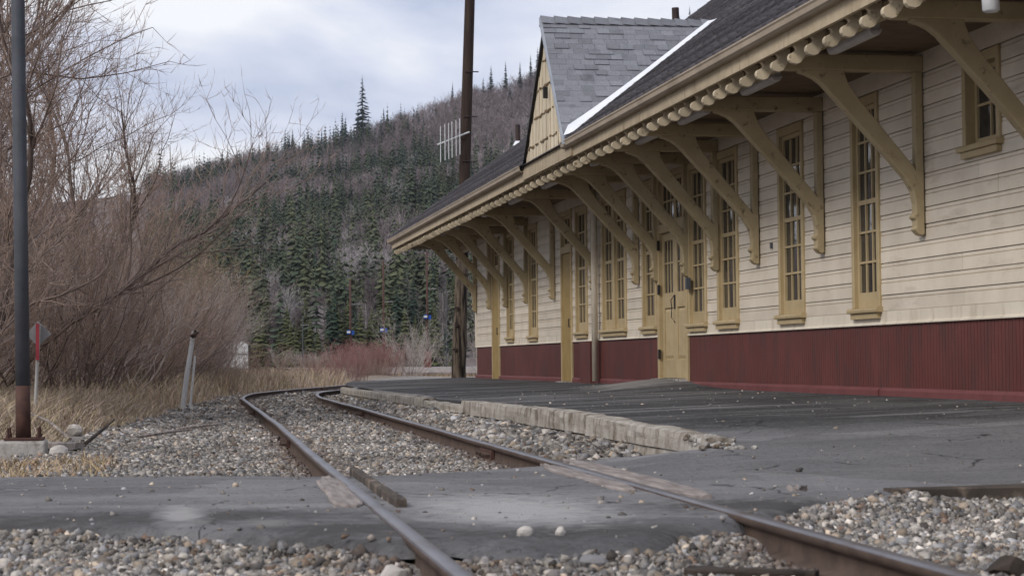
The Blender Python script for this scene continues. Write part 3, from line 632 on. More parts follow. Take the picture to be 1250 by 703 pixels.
# white valley flashing lying on the main roof along the valley
fl = MB(); n = 12
for k in range(n+1):
    z = DZB+.10+(DZT-.02-DZB-.10)*k/n; xv = main_x(z); wv = .085+.13*(1-k/n)**4
    yv = dy_near(z)
    fl.v += [near_pt(max(xv-wv, 5.49), z, .042), (xv+.02, yv-.03, roof_z(xv+.02)+.036), (xv+.02, yv-.16-wv, roof_z(xv+.02)+.030)]
for k in range(n):
    for j in range(2): fl.f.append((k*3+j, k*3+j+1, (k+1)*3+j+1, (k+1)*3+j))
fl.build('valley_flashing', 'flash', roof)

# lamps hung under the eave
for i, ye in enumerate((14.6, 17.55, 20.4, 23.05, 25.25, 28.1, 31.9, 35.1, 38.2, 40.7, 42.95, 45.1)):
    nth = ['', 'nearest the camera', 'second along from the camera', 'third along', 'fourth along', 'just before the dormer', 'just past the dormer', 'seventh along', 'eighth along', 'fourth from the far corner', 'third from the far corner', 'second from the far corner', 'last before the far corner']
    lm = empty('eave_lamp', (6.02, ye-.55, 3.60), 'pale tube lamp fixed under the eave, '+(nth[i+0] if i else 'overhead at the top right'), 'lamp', 'tube lamps under the eave')
    MB().prism([(6.04, 3.515), (6.12, 3.515), (6.13, 3.54), (6.11, 3.60), (6.05, 3.60), (6.03, 3.54)], ye-1.1, ye).build('housing', 'lamp', lm)
    MB().prism([(6.02, 3.525), (6.03, 3.495), (6.05, 3.47), (6.11, 3.47), (6.13, 3.495), (6.14, 3.525), (6.11, 3.512), (6.05, 3.512)], ye-1.12, ye+.02).build('diffuser', 'lamp', lm)
hb = empty('hanging_block', (5.72, 13.15, 3.1), 'white rounded block hanging below the eave at the top right', 'fitting')  # unidentified white block; its stem is added to hang it
MB().tube([(5.72, 13.15, 3.085), (5.72, 13.15, 3.10), (5.715, 13.15, 3.2), (5.70, 13.15, 3.35)], [.045, .062, .062, .075], 14).build('block', 'white', hb, True)
MB().tube([(5.70, 13.15, 3.35), (5.70, 13.15, 3.61)], .012, 6).build('stem', 'black', hb)

# ================================================================== railway track
RAILP = [(-.065, -.138), (.065, -.138), (.065, -.126), (.012, -.112), (.009, -.045), (.034, -.034), (.036, -.008), (.028, 0), (-.028, 0), (-.036, -.008), (-.034, -.034), (-.009, -.045), (-.012, -.112), (-.065, -.126)]
def sweep_rail(line, name, parent, org):
    pts = np.array(line); t = np.gradient(pts, axis=0); t /= np.linalg.norm(t[:, :2], axis=1)[:, None]; nrm = np.stack([t[:,1], -t[:,0], 0*t[:,0]], -1)
    k = len(RAILP); V = np.concatenate([(pts+nrm*p[0]+np.array([0, 0, p[1]])) for p in RAILP]).reshape(k, -1, 3).transpose(1, 0, 2)
    m_ = len(pts); F = []
    for i in range(m_-1):
        for j in range(k): F.append((i*k+j, i*k+(j+1) % k, (i+1)*k+(j+1) % k, (i+1)*k+j))
    me = np_mesh(name, V-np.array(org), F); me.materials.append(MT['rust']); me.materials.append(MT['steel'])
    mi = np.zeros(len(F), np.int32); fa = np.array([j in (6, 7, 8) for i in range(m_-1) for j in range(k)]); mi[fa] = 1
    me.polygons.foreach_set('material_index', mi)
    o = link(name, me, parent=parent); return o
ys = np.concatenate([np.arange(-4, 60, .4), np.arange(60, 112, 1.0)]); xc = trackx(ys); sl_ = np.gradient(xc, ys); nl = np.sqrt(1+sl_**2)
TR = empty('railway_track', (1.6, 4, -.14), 'rusty railway track curving right past the station platform', 'railway track')
GA = .752
lines = {}
for s in (-1, 1):
    wob = .022*fbm(ys, s*5.0, .13, 3)*sstep(13, 17, ys); wz = .018*fbm(ys, s*9.+3, .16, 3)*sstep(13, 17, ys)
    P = np.stack([xc+s*GA/nl+wob, ys-s*GA*sl_/nl, wz], -1); lines[s] = P
    sweep_rail(P, 'rail', TR, (1.6, 4, -.14))
def rail_at(s, y): P = lines[s]; return np.array([np.interp(y, P[:,1], P[:,i]) for i in range(3)])
jb = MB()
for s, yy in ((-1, 18.6), (-1, 30.5), (-1, 41.5), (1, 15.9), (1, 29.0), (1, 46), (-1, 5.4), (1, 5.6), (-1, 52), (-1, 57), (1, 52)):
    for sd_ in (-1, 1):
        a = rail_at(s, yy-.32); b_ = rail_at(s, yy+.32); q = MB(); o_ = sd_*.028
        q.add([(a[0]+o_-.014, a[1], a[2]-.115), (a[0]+o_+.014, a[1], a[2]-.115), (a[0]+o_+.012, a[1], a[2]-.042), (a[0]+o_-.012, a[1], a[2]-.042), (b_[0]+o_-.014, b_[1], b_[2]-.115), (b_[0]+o_+.014, b_[1], b_[2]-.115), (b_[0]+o_+.012, b_[1], b_[2]-.042), (b_[0]+o_-.012, b_[1], b_[2]-.042)],
              [(0,3,2,1),(4,5,6,7),(0,1,5,4),(1,2,6,5),(2,3,7,6),(3,0,4,7)])
        j_ = q.build('joint_bar', 'rustred', TR)
        bl = MB()
        for d in (-.24, -.09, .09, .24):
            c = rail_at(s, yy+d); bl.tube([(c[0]+sd_*.04, c[1], c[2]-.08), (c[0]+sd_*.085, c[1], c[2]-.08)], .017, 6)
        tag(bl.build('bolts', 'rust', j_), kind='stuff')
# a few half-buried ties showing between the rails, plus spikes/anchors that stand proud
for yy in (5.2, 5.85, 6.6, 14.1, 15.0, 17.9, 20.2, 22.6, 25.5, 28.8, 33.5, 38):
    x = float(trackx(yy)); dx = float(np.interp(yy, ys, sl_)); tie = MB(); e_ = .115
    zt = float(ground_z(x, yy))+random.uniform(-.02, .008) if yy < 12 else -.138
    zt = min(zt, -.139)
    tie.box(x-1.25, x+1.25, yy-e_, yy+e_, zt-.16, zt); bevel(tie.build('tie', 'tie', TR), .012)
    for s in (-1, 1):
        c = rail_at(s, yy)
        for sd_ in (-1, 1): MB().prism([(c[0]+sd_*.055, -.139), (c[0]+sd_*.10, -.139), (c[0]+sd_*.095, -.10), (c[0]+sd_*.05, -.112)], yy-.04, yy+.04).build('spike', 'rustred', TR)
# second track far off in the yard
T2 = empty('railway_track', (14, 140, -.4), 'distant rusty yard track crossing behind the red shrubs', 'railway track')
for o_ in (0, 1.5, 7.0, 8.5):
    yl = np.linspace(100, 175, 30); xl = 27-(yl-100)*.27+(yl-100)**2*.0009+o_*.55
    sweep_rail(np.stack([xl, yl+o_*1.4, np.full(30, -.16)], -1), 'rail', T2, (14, 140, -.4))

# crossing planks beside the rails
def plank(x0, y0, x1, y1, wd, z, th, label, material, tilt=0, taper=.6, top=None):
    o = empty('crossing_plank', (x0, y0, z), label, 'plank') if False else None
    n = 14; V = []; d = Vector((x1-x0, y1-y0, 0)).normalized(); nn = Vector((d.y, -d.x, 0)); f_ = []
    r_ = random.Random(int(x0*100))
    for i in range(n):
        t = i/(n-1); c = Vector((x0+(x1-x0)*t, y0+(y1-y0)*t, z+tilt*t)); wl = wd*(1 if .05 < t < .9 else taper)*r_.uniform(.9, 1.06)
        for (a, b_) in ((-.5, -th), (-.5, -.008), (-.40, r_.uniform(-.004, .004)), (0, r_.uniform(-.006, .005)), (.40, r_.uniform(-.004, .004)), (.5, -.008), (.5, -th)): V.append(tuple(c+nn*(a*wl)+Vector((0, 0, b_))))
    for i in range(n-1):
        for j in range(6): f_.append((i*7+j, i*7+j+1, (i+1)*7+j+1, (i+1)*7+j))
    f_.append(tuple(range(7))); f_.append(tuple((n-1)*7+j for j in range(7)))
    q = MB().add(V, f_).build('crossing_plank', material); tag(q, label, 'plank', 'weathered timbers beside the crossing rails'); return q
a, b_ = rail_at(-1, 9.25), rail_at(-1, 11.7)
plank(a[0]-.115, 9.25, b_[0]-.08, 11.7, .15, .004, .08, 'pale flat board on the outer side of the near left rail', 'plank', taper=.35)
a, b_ = rail_at(-1, 9.2), rail_at(-1, 12.0)
plank(a[0]+.115, 9.2, b_[0]+.115, 12.1, .055, .03, .12, 'dark steel guard bar standing close along the inner side of the left rail', 'edge', taper=.9)
a, b_ = rail_at(1, 9.4), rail_at(1, 13.2)
plank(a[0]+.125, 9.4, b_[0]+.125, 13.2, .17, .006, .08, 'long splintered grey plank on the platform side of the right rail', 'plank', taper=.3)
a, b_ = rail_at(1, 10.2), rail_at(1, 12.7)
plank(a[0]-.12, 10.0, b_[0]-.12, 12.7, .13, .002, .08, 'short grey plank on the inner side of the right rail', 'plank', taper=.3)
plank(3.58, 9.60, 8.2, 9.85, .20, .008, .20, 'black tarred timber edging the asphalt above the right hand gravel', 'edge')
plank(1.85, 7.02, 2.26, 6.78, .13, -.085, .06, 'rotten brown board lying in the gravel beside the right rail', 'tie')
plank(1.36, 7.60, 1.74, 7.86, .10, -.02, .03, 'small reddish wood scrap in the gravel between the rails', 'rust')
plank(-1.30, 17.4, -.72, 17.0, .20, .02, .05, 'flat board lying in front of the grey pole footing', 'plank')

# kerb along the platform
KB = empty('platform_kerb', (3.6, 14, -.1), 'chipped concrete kerb of long blocks along the platform edge', 'kerb')
def rough_block(x0, x1, y0, y1, z0, z1, seed, amp=.012, step=.11, topslope=0, name='kerb_block', follow=None):
    ny_ = max(3, int((y1-y0)/step)); prof = [(0, 0), (0, .35), (0, .7), (.04, .95), (.16, 1), (.5, 1), (.85, 1), (1, .97), (1, 0)]; k = len(prof); V = []; f_ = []
    for i in range(ny_):
        t = i/(ny_-1); y = y0+(y1-y0)*t; off = float(follow(y)) if follow else 0
        for j, (a, b_) in enumerate(prof):
            n_ = fbm(np.array([y*1.0+seed]), np.array([j*.37+seed]), 2.6, 4)[0]*amp*2.2
            zz = z0+(z1+topslope*(1-t)-z0)*b_
            V.append((x0+off+(x1-x0)*a+n_*(1 if a < .5 else .3), y+n_*.6*(1 if i in (0, ny_-1) else 0), zz+(n_*1.2 if b_ > .5 else 0)-(.025*max(0, n_*60-.35) if b_ > .9 and a < .3 else 0)))
    for i in range(ny_-1):
        for j in range(k-1): f_.append((i*k+j, i*k+j+1, (i+1)*k+j+1, (i+1)*k+j))
    f_.append(tuple(range(k))); f_.append(tuple((ny_-1)*k+j for j in range(k)))
    return MB().add(V, f_).build(name, 'kerb', KB)
pe = lambda y: plat_edge(y)-3.64
yy = [12.75, 16.6, 19.5, 22.3, 23.9, 27.5, 31.2, 34.5, 38.5, 42.5]
for i, (a, b_) in enumerate(zip(yy[:-1], yy[1:])):
    top = .207 if i else .20
    dz = (0, .006, -.004, -.01, -.075, -.045, -.05, -.05, -.06)[i]
    rough_block(3.50, 3.68, a+.012, b_-.012, (.04 if i else .03), top+dz, i*3.1, .0065, topslope=(-.05 if i == 0 else 0), follow=pe)
    rough_block(3.507, 3.66, a+.2, b_+.18, -.16, .028, i*2.3+50, .006, name='kerb_footing', follow=pe)
# crumbled end of the kerb
cr_ = []
rr = random.Random(21)
def stone_mesh(name, size, seed, flat=.75, k=2):
    bm = bmesh.new(); bmesh.ops.create_icosphere(bm, subdivisions=k, radius=1); r_ = random.Random(seed)
    ax = [Vector((r_.uniform(-1, 1), r_.uniform(-1, 1), r_.uniform(-1, 1))).normalized() for _ in range(9)]; dd = [r_.uniform(.55, .85) for _ in ax]
    for v in bm.verts:
        for a, d in zip(ax, dd):
            h_ = v.co.dot(a)
            if h_ > d: v.co -= a*(h_-d)
        v.co += v.co*r_.uniform(-.03, .03)
        v.co.x *= size*r_.uniform(.98, 1.02); v.co.y *= size*.85; v.co.z *= size*flat
    me = bpy.data.meshes.new(name); bm.to_mesh(me); bm.free(); return me
rub = []
for k in range(70):
    me = stone_mesh('concrete_rubble', rr.uniform(.010, .034), k, k=1); n = len(rub)
    c = Vector((3.57+rr.gauss(0, .06), 12.75+rr.uniform(-.3, .45), 0)); c.z = float(asphalt_z(3.62, c.y))+.005+rr.random()*.05*max(0, (c.y-12.6))
    v = [tuple(Vector(q.co)+c) for q in me.vertices]; rub.append((v, [tuple(p.vertices) for p in me.polygons])); bpy.data.meshes.remove(me)
q = MB()
for v, f_ in rub: q.add(v, f_)
tag(link('concrete_rubble', q.mesh('concrete_rubble'), 'conc'), 'crumbled concrete rubble at the near end of the kerb', 'rubble', kind='stuff')

# ================================================================== gravel
STN = []
qc = np.array([[-1,-1,-1],[1,-1,-1],[1,1,-1],[-1,1,-1],[-1,-1,1],[1,-1,1],[1,1,1],[-1,1,1]], float)*.5
FC = np.array([[0,3,2],[0,2,1],[4,5,6],[4,6,7],[0,1,5],[0,5,4],[1,2,6],[1,6,5],[2,3,7],[2,7,6],[3,0,4],[3,4,7]])
PAL = np.array([[.29,.28,.268],[.22,.212,.21],[.37,.35,.33],[.15,.145,.147],[.265,.272,.292],[.32,.275,.23],[.43,.415,.40],[.19,.14,.112],[.115,.105,.10],[.34,.29,.24],[.235,.238,.252]])
def gravel(px, py, size, name, label, dark=1.0, sink=.35):
    n = len(px); V = np.repeat(qc[None], n, 0)*(1+rng.uniform(-.55, .45, (n, 8, 3)))
    V[:, 4:, :2] *= rng.uniform(.45, .95, (n, 1, 1))
    sc = size[:, None]*np.stack([rng.uniform(.75, 1.35, n), rng.uniform(.6, 1.1, n), rng.uniform(.45, .85, n)], -1)
    V *= sc[:, None, :]
    ang = rng.uniform(0, 2*PI, n); tx = rng.normal(0, .45, n); ty = rng.normal(0, .45, n)
    c, s = np.cos(tx), np.sin(tx); y = V[:,:,1]*c[:,None]-V[:,:,2]*s[:,None]; z = V[:,:,1]*s[:,None]+V[:,:,2]*c[:,None]; V[:,:,1], V[:,:,2] = y, z
    c, s = np.cos(ty), np.sin(ty); x = V[:,:,0]*c[:,None]+V[:,:,2]*s[:,None]; z = -V[:,:,0]*s[:,None]+V[:,:,2]*c[:,None]; V[:,:,0], V[:,:,2] = x, z
    c, s = np.cos(ang), np.sin(ang); x = V[:,:,0]*c[:,None]-V[:,:,1]*s[:,None]; y = V[:,:,0]*s[:,None]+V[:,:,1]*c[:,None]; V[:,:,0], V[:,:,1] = x, y
    zz = ground_z(px, py)+sc[:,2]*(.5-sink)+rng.uniform(-.1, .25, n)*size
    V += np.stack([px, py, zz], -1)[:, None, :]
    col = np.array([1.13, 1.07, 1.0])*PAL[rng.choice(len(PAL), n, p=np.array([18,16,12,10,11,8,7,4,7,4,9])/106)]*np.clip(rng.lognormal(-.05, .38, (n, 1)), .35, 2.1)*dark
    patch = np.clip(.9+.55*fbm(px, py, .7), .6, 1.2)[:, None]; col = col*patch
    d = np.abs(np.abs(px-trackx(py))-.75); ru = np.exp(-(d/.22)**2)[:, None]*rng.uniform(.2, .9, (n, 1)); col = col*(1-ru)+np.array([.115,.07,.05])*ru
    o = link(name, np_mesh(name, V.reshape(-1, 3), (FC[None]+8*np.arange(n)[:, None, None]).reshape(-1, 3), np.repeat(col, 8, 0)), 'stones'); tag(o, label, 'gravel', kind='stuff'); return o
def scatter(x0, x1, y0, y1, n, keep):
    px = rng.uniform(x0, x1, n); py = rng.uniform(y0, y1, n); k = keep(px, py); return px[k], py[k]
def off_rail(x, y): return np.abs(np.abs(x-trackx(y))-.752) > .05
def near_edge(x): return np.interp(x, nearX, nearY)+.22*fbm(x, 3.3, 2.2)
def far_edge(x): return np.interp(x, farX, farY)+.18*fbm(x, 8.3, 2.2)
fr_ = lambda x, y: (x > .039*y-.105*y-.25) & (x < .46*y+.4)
px, py = scatter(-1.6, 5.2, 4.6, 9.9, 95000, lambda x, y: (y < np.where(x < 3.62, near_edge(x)+.0+.10*fbm(x, y, 3.0), 9.5)) & off_rail(x, y) & fr_(x, y))
gravel(px, py, np.clip(rng.lognormal(-4.08, .42, len(px)), .008, .05), 'gravel', 'loose grey and tan gravel in front of the asphalt crossing')
def bed(x, y): return (y > np.where(x < 3.62, far_edge(x)-.08, 99)) & (x > grass_edge(y)-.15+.5*fbm(x, y, 1.0)) & (x < plat_edge(y)-.12) & off_rail(x, y)
px, py = scatter(-1.8, 3.6, 11.8, 19, 88000, bed); i = py < 99
gravel(px, py, np.clip(rng.lognormal(-3.95, .34, len(px)), .010, .045), 'track_ballast', 'crushed grey ballast filling the track just beyond the crossing', .92)
px, py = scatter(-.8, 3.6, 19, 30, 46000, bed)
gravel(px, py, np.clip(rng.lognormal(-3.6, .3, len(px)), .014, .06), 'track_ballast', 'crushed grey ballast in the middle stretch of the track', .92)
px, py = scatter(-.2, 7, 30, 66, 24000, lambda x, y: bed(x, y) & (np.abs(x-trackx(y)) < 3))
gravel(px, py, np.clip(rng.lognormal(-3.25, .3, len(px)), .02, .075), 'track_ballast', 'crushed grey ballast where the track bends right', .92)
# the gravel at the outer side of the right rail by the kerb is coarser
px, py = scatter(2.75, 3.5, 13.2, 34, 7500, lambda x, y: bed(x, y))
gravel(px, py, np.clip(rng.lognormal(-3.15, .3, len(px)), .03, .075), 'track_ballast', 'coarse bluish stones heaped between the right rail and the kerb', .95)
# grit and crumbs scattered on the asphalt
px, py = scatter(-1.5, 3.6, 7.5, 12.6, 900, lambda x, y: (y > near_edge(x)+.03) & (y < far_edge(x)))
keepz = ground_z
_gz = ground_z; ground_z = lambda x, y: asphalt_z(x, y)-.004
gravel(px, py, np.clip(rng.lognormal(-4.5, .45, len(px)), .005, .035), 'grit', 'loose grit strewn over the asphalt crossing'); 
px, py = scatter(3.7, 7.0, 10, 30, 700, lambda x, y: x > 0)
gravel(px, py, np.clip(rng.lognormal(-4.4, .4, len(px)), .006, .03), 'grit', 'fine grit scattered over the platform asphalt')
ground_z = _gz
# single rocks one can pick out
for i, (x, y, sz, fl_, lb) in enumerate([(1.36, 7.6, .036, .8, 'pale rock on the crossing edge, left of the pair between the rails'), (1.50, 7.62, .03, .85, 'pale rock on the crossing edge, right of the pair between the rails'),
        (1.52, 7.12, .06, .55, 'blue grey slab of stone in the gravel between the rails'), (-.86, 16.42, .085, .75, 'round white boulder against the grey pole footing'), (-.92, 20.3, .12, .7, 'white rounded stone at the edge of the dry grass'),
        (.80, 7.15, .065, .7, 'tan rounded stone beside the left rail'), (2.95, 6.75, .10, .6, 'large dark stone in the gravel right of the track'), (3.3, 7.15, .09, .55, 'black angular stone beside the large dark stone at right'), (3.35, 6.2, .13, .5, 'dark flat rock at the bottom right corner')]):
    me = stone_mesh('rock', sz, 300+i, fl_); me.materials.append(MT['rock' if i in (0, 1, 3, 4, 5) else 'tie' if i > 5 else 'signback'])
    o = link('rock', me); o.location = (x, y, float((asphalt_z if i < 2 else ground_z)(x, y))+sz*fl_*.45); o.rotation_euler = (0, 0, i*1.3); tag(o, lb, 'rock', 'single rocks')
# dead leaf by the right rail
lf = MB(); 
for k in range(5):
    a = k*1.2; lf.add([(3.05, 9.42, .02), (3.05+.05*math.cos(a), 9.42+.05*math.sin(a), .045), (3.05+.06*math.cos(a+.5), 9.42+.06*math.sin(a+.5), .03), (3.05+.045*math.cos(a+.8), 9.42+.045*math.sin(a+.8), .012)], [(0,1,2,3)])
tag(lf.build('dead_leaf', 'plank'), 'curled dead leaf lying on the asphalt right of the right rail', 'leaf')

# ================================================================== poles, signs and yard things
def gz(x, y): return float(ground_z(x, y))
# grey steel pole on a concrete footing, left
GP = empty('steel_pole', (-1.16, 16.7, -.05), 'tall dull grey steel pole with rusty foot bolted to a concrete footing', 'pole')
bevel(MB().box(-1.36, -.97, 16.5, 16.9, -.2, .055).build('footing', 'conc', GP), .02, 2)
MB().box(-1.30, -.99, 16.55, 16.85, .06, .078).build('base_plate', 'rustred', GP)
zz = [.078, .3, .5]; MB().tube([(-1.155-.0125*z, 16.7, z) for z in zz], [.062, .060, .058], 16).build('rusty_foot', 'rustred', GP, True)
MB().tube([(-1.155-.0125*z, 16.7, z) for z in (.5, 2, 5, 7.5)], [.0585, .057, .054, .05], 16).build('shaft', 'greypole', GP, True)
for dx, dy in ((-.12, -.11), (.12, -.11), (-.12, .11), (.12, .11)):
    bo = MB().tube([(-1.15+dx, 16.7+dy, .07), (-1.15+dx, 16.7+dy, .16)], .011, 6); bo.tube([(-1.15+dx, 16.7+dy, .078), (-1.15+dx, 16.7+dy, .105)], .02, 6); bo.build('anchor_bolt', 'rustred', GP)
# wooden utility pole beyond the far corner
UP = empty('utility_pole', (7.63, 52.5, .1), 'dark weathered wooden utility pole standing beyond the far end of the station', 'utility pole')
pts = [(7.63+.038*z, 52.5, z) for z in np.linspace(-.1, 3.4, 12)]
MB().tube([(p[0]+.008*math.sin(i*2.1), p[1], p[2]) for i, p in enumerate(pts)], [.20-.0035*i for i in range(12)], 14).build('bare_foot', 'postbare', UP, True)
MB().tube([(7.63+.038*z, 52.5, z) for z in np.linspace(3.4, 11.8, 14)], list(np.linspace(.162, .13, 14)), 14).build('shaft', 'postwood', UP, True)
for z in (3.0, 4.9, 6.0, 7.2, 8.4): MB().tube([(7.63+.038*z-.1, 52.34, z), (7.63+.038*z+.27, 52.34, z)], .016, 6).build('step_bolt', 'pipe', UP)
for z, dx in ((2.1, -.14), (1.65, -.12), (1.0, -.15)): MB().box(7.63+.038*z+dx-.05, 7.63+.038*z+dx+.05, 52.29, 52.34, z-.04, z+.03).build('iron_cleat', 'pipe', UP)
AN = empty('tv_antenna', (7.85, 52.3, 6.2), 'white comb shaped aerial with upright rods left of the utility pole top', 'antenna')
MB().tube([(7.08, 52.2, 6.42), (7.95, 52.3, 6.78)], .022, 8).build('boom', 'white', AN)
for k, x in enumerate((7.16, 7.28, 7.38, 7.47, 7.58, 7.68)):
    zc = 6.42+(x-7.08)*.41; MB().tube([(x, 52.2, zc-.50), (x, 52.2, zc+.46)], .013, 6).build('rod', 'white', AN)
MB().tube([(7.62, 52.26, 6.66), (7.92, 52.45, 6.55)], .02, 6).build('mount', 'pipe', AN)
# small diamond sign seen from the back, with a red marker
SG = empty('marker_sign', (-1.35, 21.8, 0), 'grey diamond sign seen from behind with a red strip, beside the thicket', 'sign')
MB().tube([(-1.40, 21.8, -.1), (-1.345, 21.8, 1.10)], .018, 8).build('post', 'silver', SG)
MB().prism([(-1.49, 1.0), (-1.355, .865), (-1.22, 1.0), (-1.355, 1.135)], 21.83, 21.836).build('sign_plate', 'signback', SG)
MB().box(-1.378, -1.342, 21.75, 21.775, .72, 1.11).build('red_marker', 'redpaint', SG)
# leaning pale stump
SP = empty('leaning_post', (.29, 33, .0), 'pale split wooden post leaning over the dry grass', 'post')
MB().tube([(.24, 33, -.1), (.32, 33, .5), (.43, 33, 1.2)], [.045, .042, .036], 9).build('old_post', 'white', SP)
MB().tube([(.36, 32.9, -.1), (.40, 32.9, .3), (.45, 32.92, .8)], [.022, .02, .018], 7).build('splint', 'white', SP)
MB().tube([(.40, 33, 1.10), (.48, 32.98, 1.20)], [.045, .04], 8).build('dark_cap', 'tie', SP)
# white box beyond the bend
WB = empty('white_tank', (3.7, 110, -.2), 'small white tank showing above the dry shrubs beyond the bend', 'tank')
bevel(MB().prism([(3.05, .4), (4.35, .4), (4.35, 1.7), (4.1, 1.86), (3.35, 1.86), (3.05, 1.72)], 109.3, 110.8).build('tank_body', 'white', WB), .06, 2)
MB().box(3.0, 4.4, 109.25, 110.85, 1.2, 1.24).build('seam_band', 'signback', WB); MB().box(3.1, 3.25, 109.4, 109.55, -.5, .42).box(4.1, 4.25, 109.4, 109.55, -.5, .42).build('legs', 'signback', WB)
# switch stand
SW = empty('switch_stand', (10.0, 120, -.3), 'black switch stand with an orange target beyond the red shrubs', 'switch stand')
MB().tube([(10, 120, -.4), (10, 120, .0), (10.02, 120, .45)], [.3, .26, .16], 8).build('stand_base', 'black', SW)
MB().tube([(10.02, 120, .4), (10.03, 120, 1.3)], .05, 8).build('spindle', 'black', SW)
MB().box(9.93, 10.12, 119.95, 119.97, .62, 1.1).build('target', 'redbox', SW)
# far bank and yard lamps
q = MB(); bx_ = np.linspace(11, 40, 60); 
for x in bx_:
    j = [random.uniform(-.12, .12) for _ in range(3)]
    q.v += [(x, 163+j[0], -.75), (x, 163.6+j[1], -.05+j[2]), (x, 164.6, .16+j[2]*.5), (x, 172, .2), (x, 215, .2), (x, 217, -.7)]
for i in range(59):
    for j in range(5): q.f.append((i*6+j, (i+1)*6+j, (i+1)*6+j+1, i*6+j+1))
tag(q.build('bank', 'plank'), kind='structure')
def yard_lamp(x, y, z0, hgt, lampz, base, lab):
    r = empty('yard_lamp', (x, y, z0), lab, 'lamp post', 'rusty yard lamp posts with blue lamps')
    MB().tube([(x, y, z0), (x, y, z0+hgt)], [.12, .085], 8).build('post', 'rustred', r, True)
    MB().box(x-.30*base, x+.30*base, y-.2, y+.2, z0-.1, z0+1.3*base).build('base_box', 'redbox', r)
    MB().box(x-.34, x-.06, y-.3, y-.05, lampz-.16, lampz+.22).box(x+.08, x+.32, y-.3, y-.05, lampz-.22, lampz+.16).build('lamp_housing', 'blue', r)
    MB().box(x-.36, x-.04, y-.33, y-.301, lampz-.05, lampz+.12).build('lamp_face', 'white', r)
    MB().tube([(x, y, lampz+2.6), (x+.9, y, lampz+2.65)], .05, 6).build('arm', 'signback', r)
yard_lamp(16.8, 185, .2, 8.2, 3.5, .75, 'leftmost rusty yard lamp post with a low blue lamp')
yard_lamp(19.9, 185, .2, 10.0, 3.7, 1.0, 'middle rusty yard lamp post with a blue and white lamp')
yard_lamp(24.0, 185, .2, 10.8, 4.9, 1.15, 'right yard lamp post with a square rust red base beside the utility pole')
for x, hgt in ((12.7, 5.2), (26.5, 9)):
    r = empty('yard_pole', (x, 190, .1), 'thin grey mast left of the yard lamps' if x < 20 else 'thin pale mast close to the utility pole', 'pole')
    MB().tube([(x, 190, 0), (x, 190, hgt)], .05, 6).build('mast', 'greypole', r); MB().tube([(x-.2, 190, hgt*.82), (x+.6, 190, hgt*.83)], .04, 6).build('crossarm', 'signback', r)

# ================================================================== bare trees and shrubs
def segs_mesh(name, segs, cols, sides=3):
    A = np.array([s[0] for s in segs]); B = np.array([s[1] for s in segs]); r0 = np.array([s[2] for s in segs]); r1 = np.array([s[3] for s in segs])
    d = B-A; d /= np.linalg.norm(d, axis=1)[:, None]+1e-9
    ref = np.where(np.abs(d[:, 2:3]) > .9, np.array([[1., 0, 0]]), np.array([[0, 0, 1.]])); u = np.cross(d, ref); u /= np.linalg.norm(u, axis=1)[:, None]; v = np.cross(d, u)
    n = len(A); V = np.zeros((n, 2*sides, 3))
    for j in range(sides):
        a = 2*PI*j/sides; off = u*math.cos(a)+v*math.sin(a); V[:, j] = A+off*r0[:, None]; V[:, sides+j] = B+off*r1[:, None]
    f = np.array([[j, (j+1) % sides, sides+(j+1) % sides, sides+j] for j in range(sides)])
    F = (f[None]+2*sides*np.arange(n)[:, None, None]).reshape(-1, 4)
    return np_mesh(name, V.reshape(-1, 3), F, np.repeat(np.array(cols), 2*sides, 0))
def rv(r_, a): return Vector((r_.gauss(0, a), r_.gauss(0, a), r_.gauss(0, a)))
def grow(r_, segs, cols, p, d, L_, rad, lev, maxlev, step, kids, c0, c1, upw=.06, wob=.13, spread=.75, trunk=None):
    n = max(2, int(L_/step)); sp = L_/n
    for i in range(n):
        d = (d+rv(r_, wob)+Vector((0, 0, upw))).normalized(); t = i/n; ra = rad*(1-.75*t); rb_ = rad*(1-.75*(i+1)/n); p2 = p+d*sp
        tgt = trunk if (trunk is not None and lev == 0) else (segs, cols)
        tgt[0].append((tuple(p), tuple(p2), ra, rb_)); f_ = min(1, lev/maxlev+.15*t); k = r_.uniform(.8, 1.2)
        tgt[1].append(tuple((c0[j]*(1-f_)+c1[j]*f_)*k for j in range(3)))
        p = p2
        if lev < maxlev and (t > .12 or lev > 0):
            m_ = kids[lev]*sp
            while r_.random() < m_:
                m_ -= 1; q_ = (d+rv(r_, spread)).normalized(); q_ = (q_*.75+d*.35+Vector((0, 0, .12))).normalized()
                grow(r_, segs, cols, p, q_, L_*r_.uniform(.30, .55)*(1-.45*t), max(rb_*.55, .005), lev+1, maxlev, step*.72, kids, c0, c1, upw, wob*1.1, spread)
def tree_template(seed, H, rad, stems, kids, c0, c1, maxlev=3, lean=(0, 0), splay=.25, step=.45, **kw):
    r_ = random.Random(seed); sg, cl, ts, tcl = [], [], [], []
    for s in range(stems):
        a = r_.uniform(0, 2*PI); d = Vector((math.cos(a)*splay*r_.uniform(.4, 1)+lean[0], math.sin(a)*splay*r_.uniform(.4, 1)+lean[1], 1)).normalized()
        grow(r_, sg, cl, Vector((math.cos(a)*.12*stems**.5*r_.random(), math.sin(a)*.12*stems**.5*r_.random(), -.1)), d, H*r_.uniform(.75, 1.05), rad*r_.uniform(.7, 1.1), 0, maxlev, step, kids, c0, c1, trunk=(ts, tcl), **kw)
    return segs_mesh('trunk', ts, tcl, 5), segs_mesh('crown', sg, cl, 3), len(sg)
BARK = (.115,.09,.078); TW = (.36,.268,.222); TWR = (.34,.235,.185); TWP = (.44,.39,.36); TWY = (.35,.255,.15)
TT = {}
TT['alder_a'] = tree_template(1, 8.6, .085, 2, (3.2, 4.8, 6.0), BARK, TW, lean=(.22, 0))
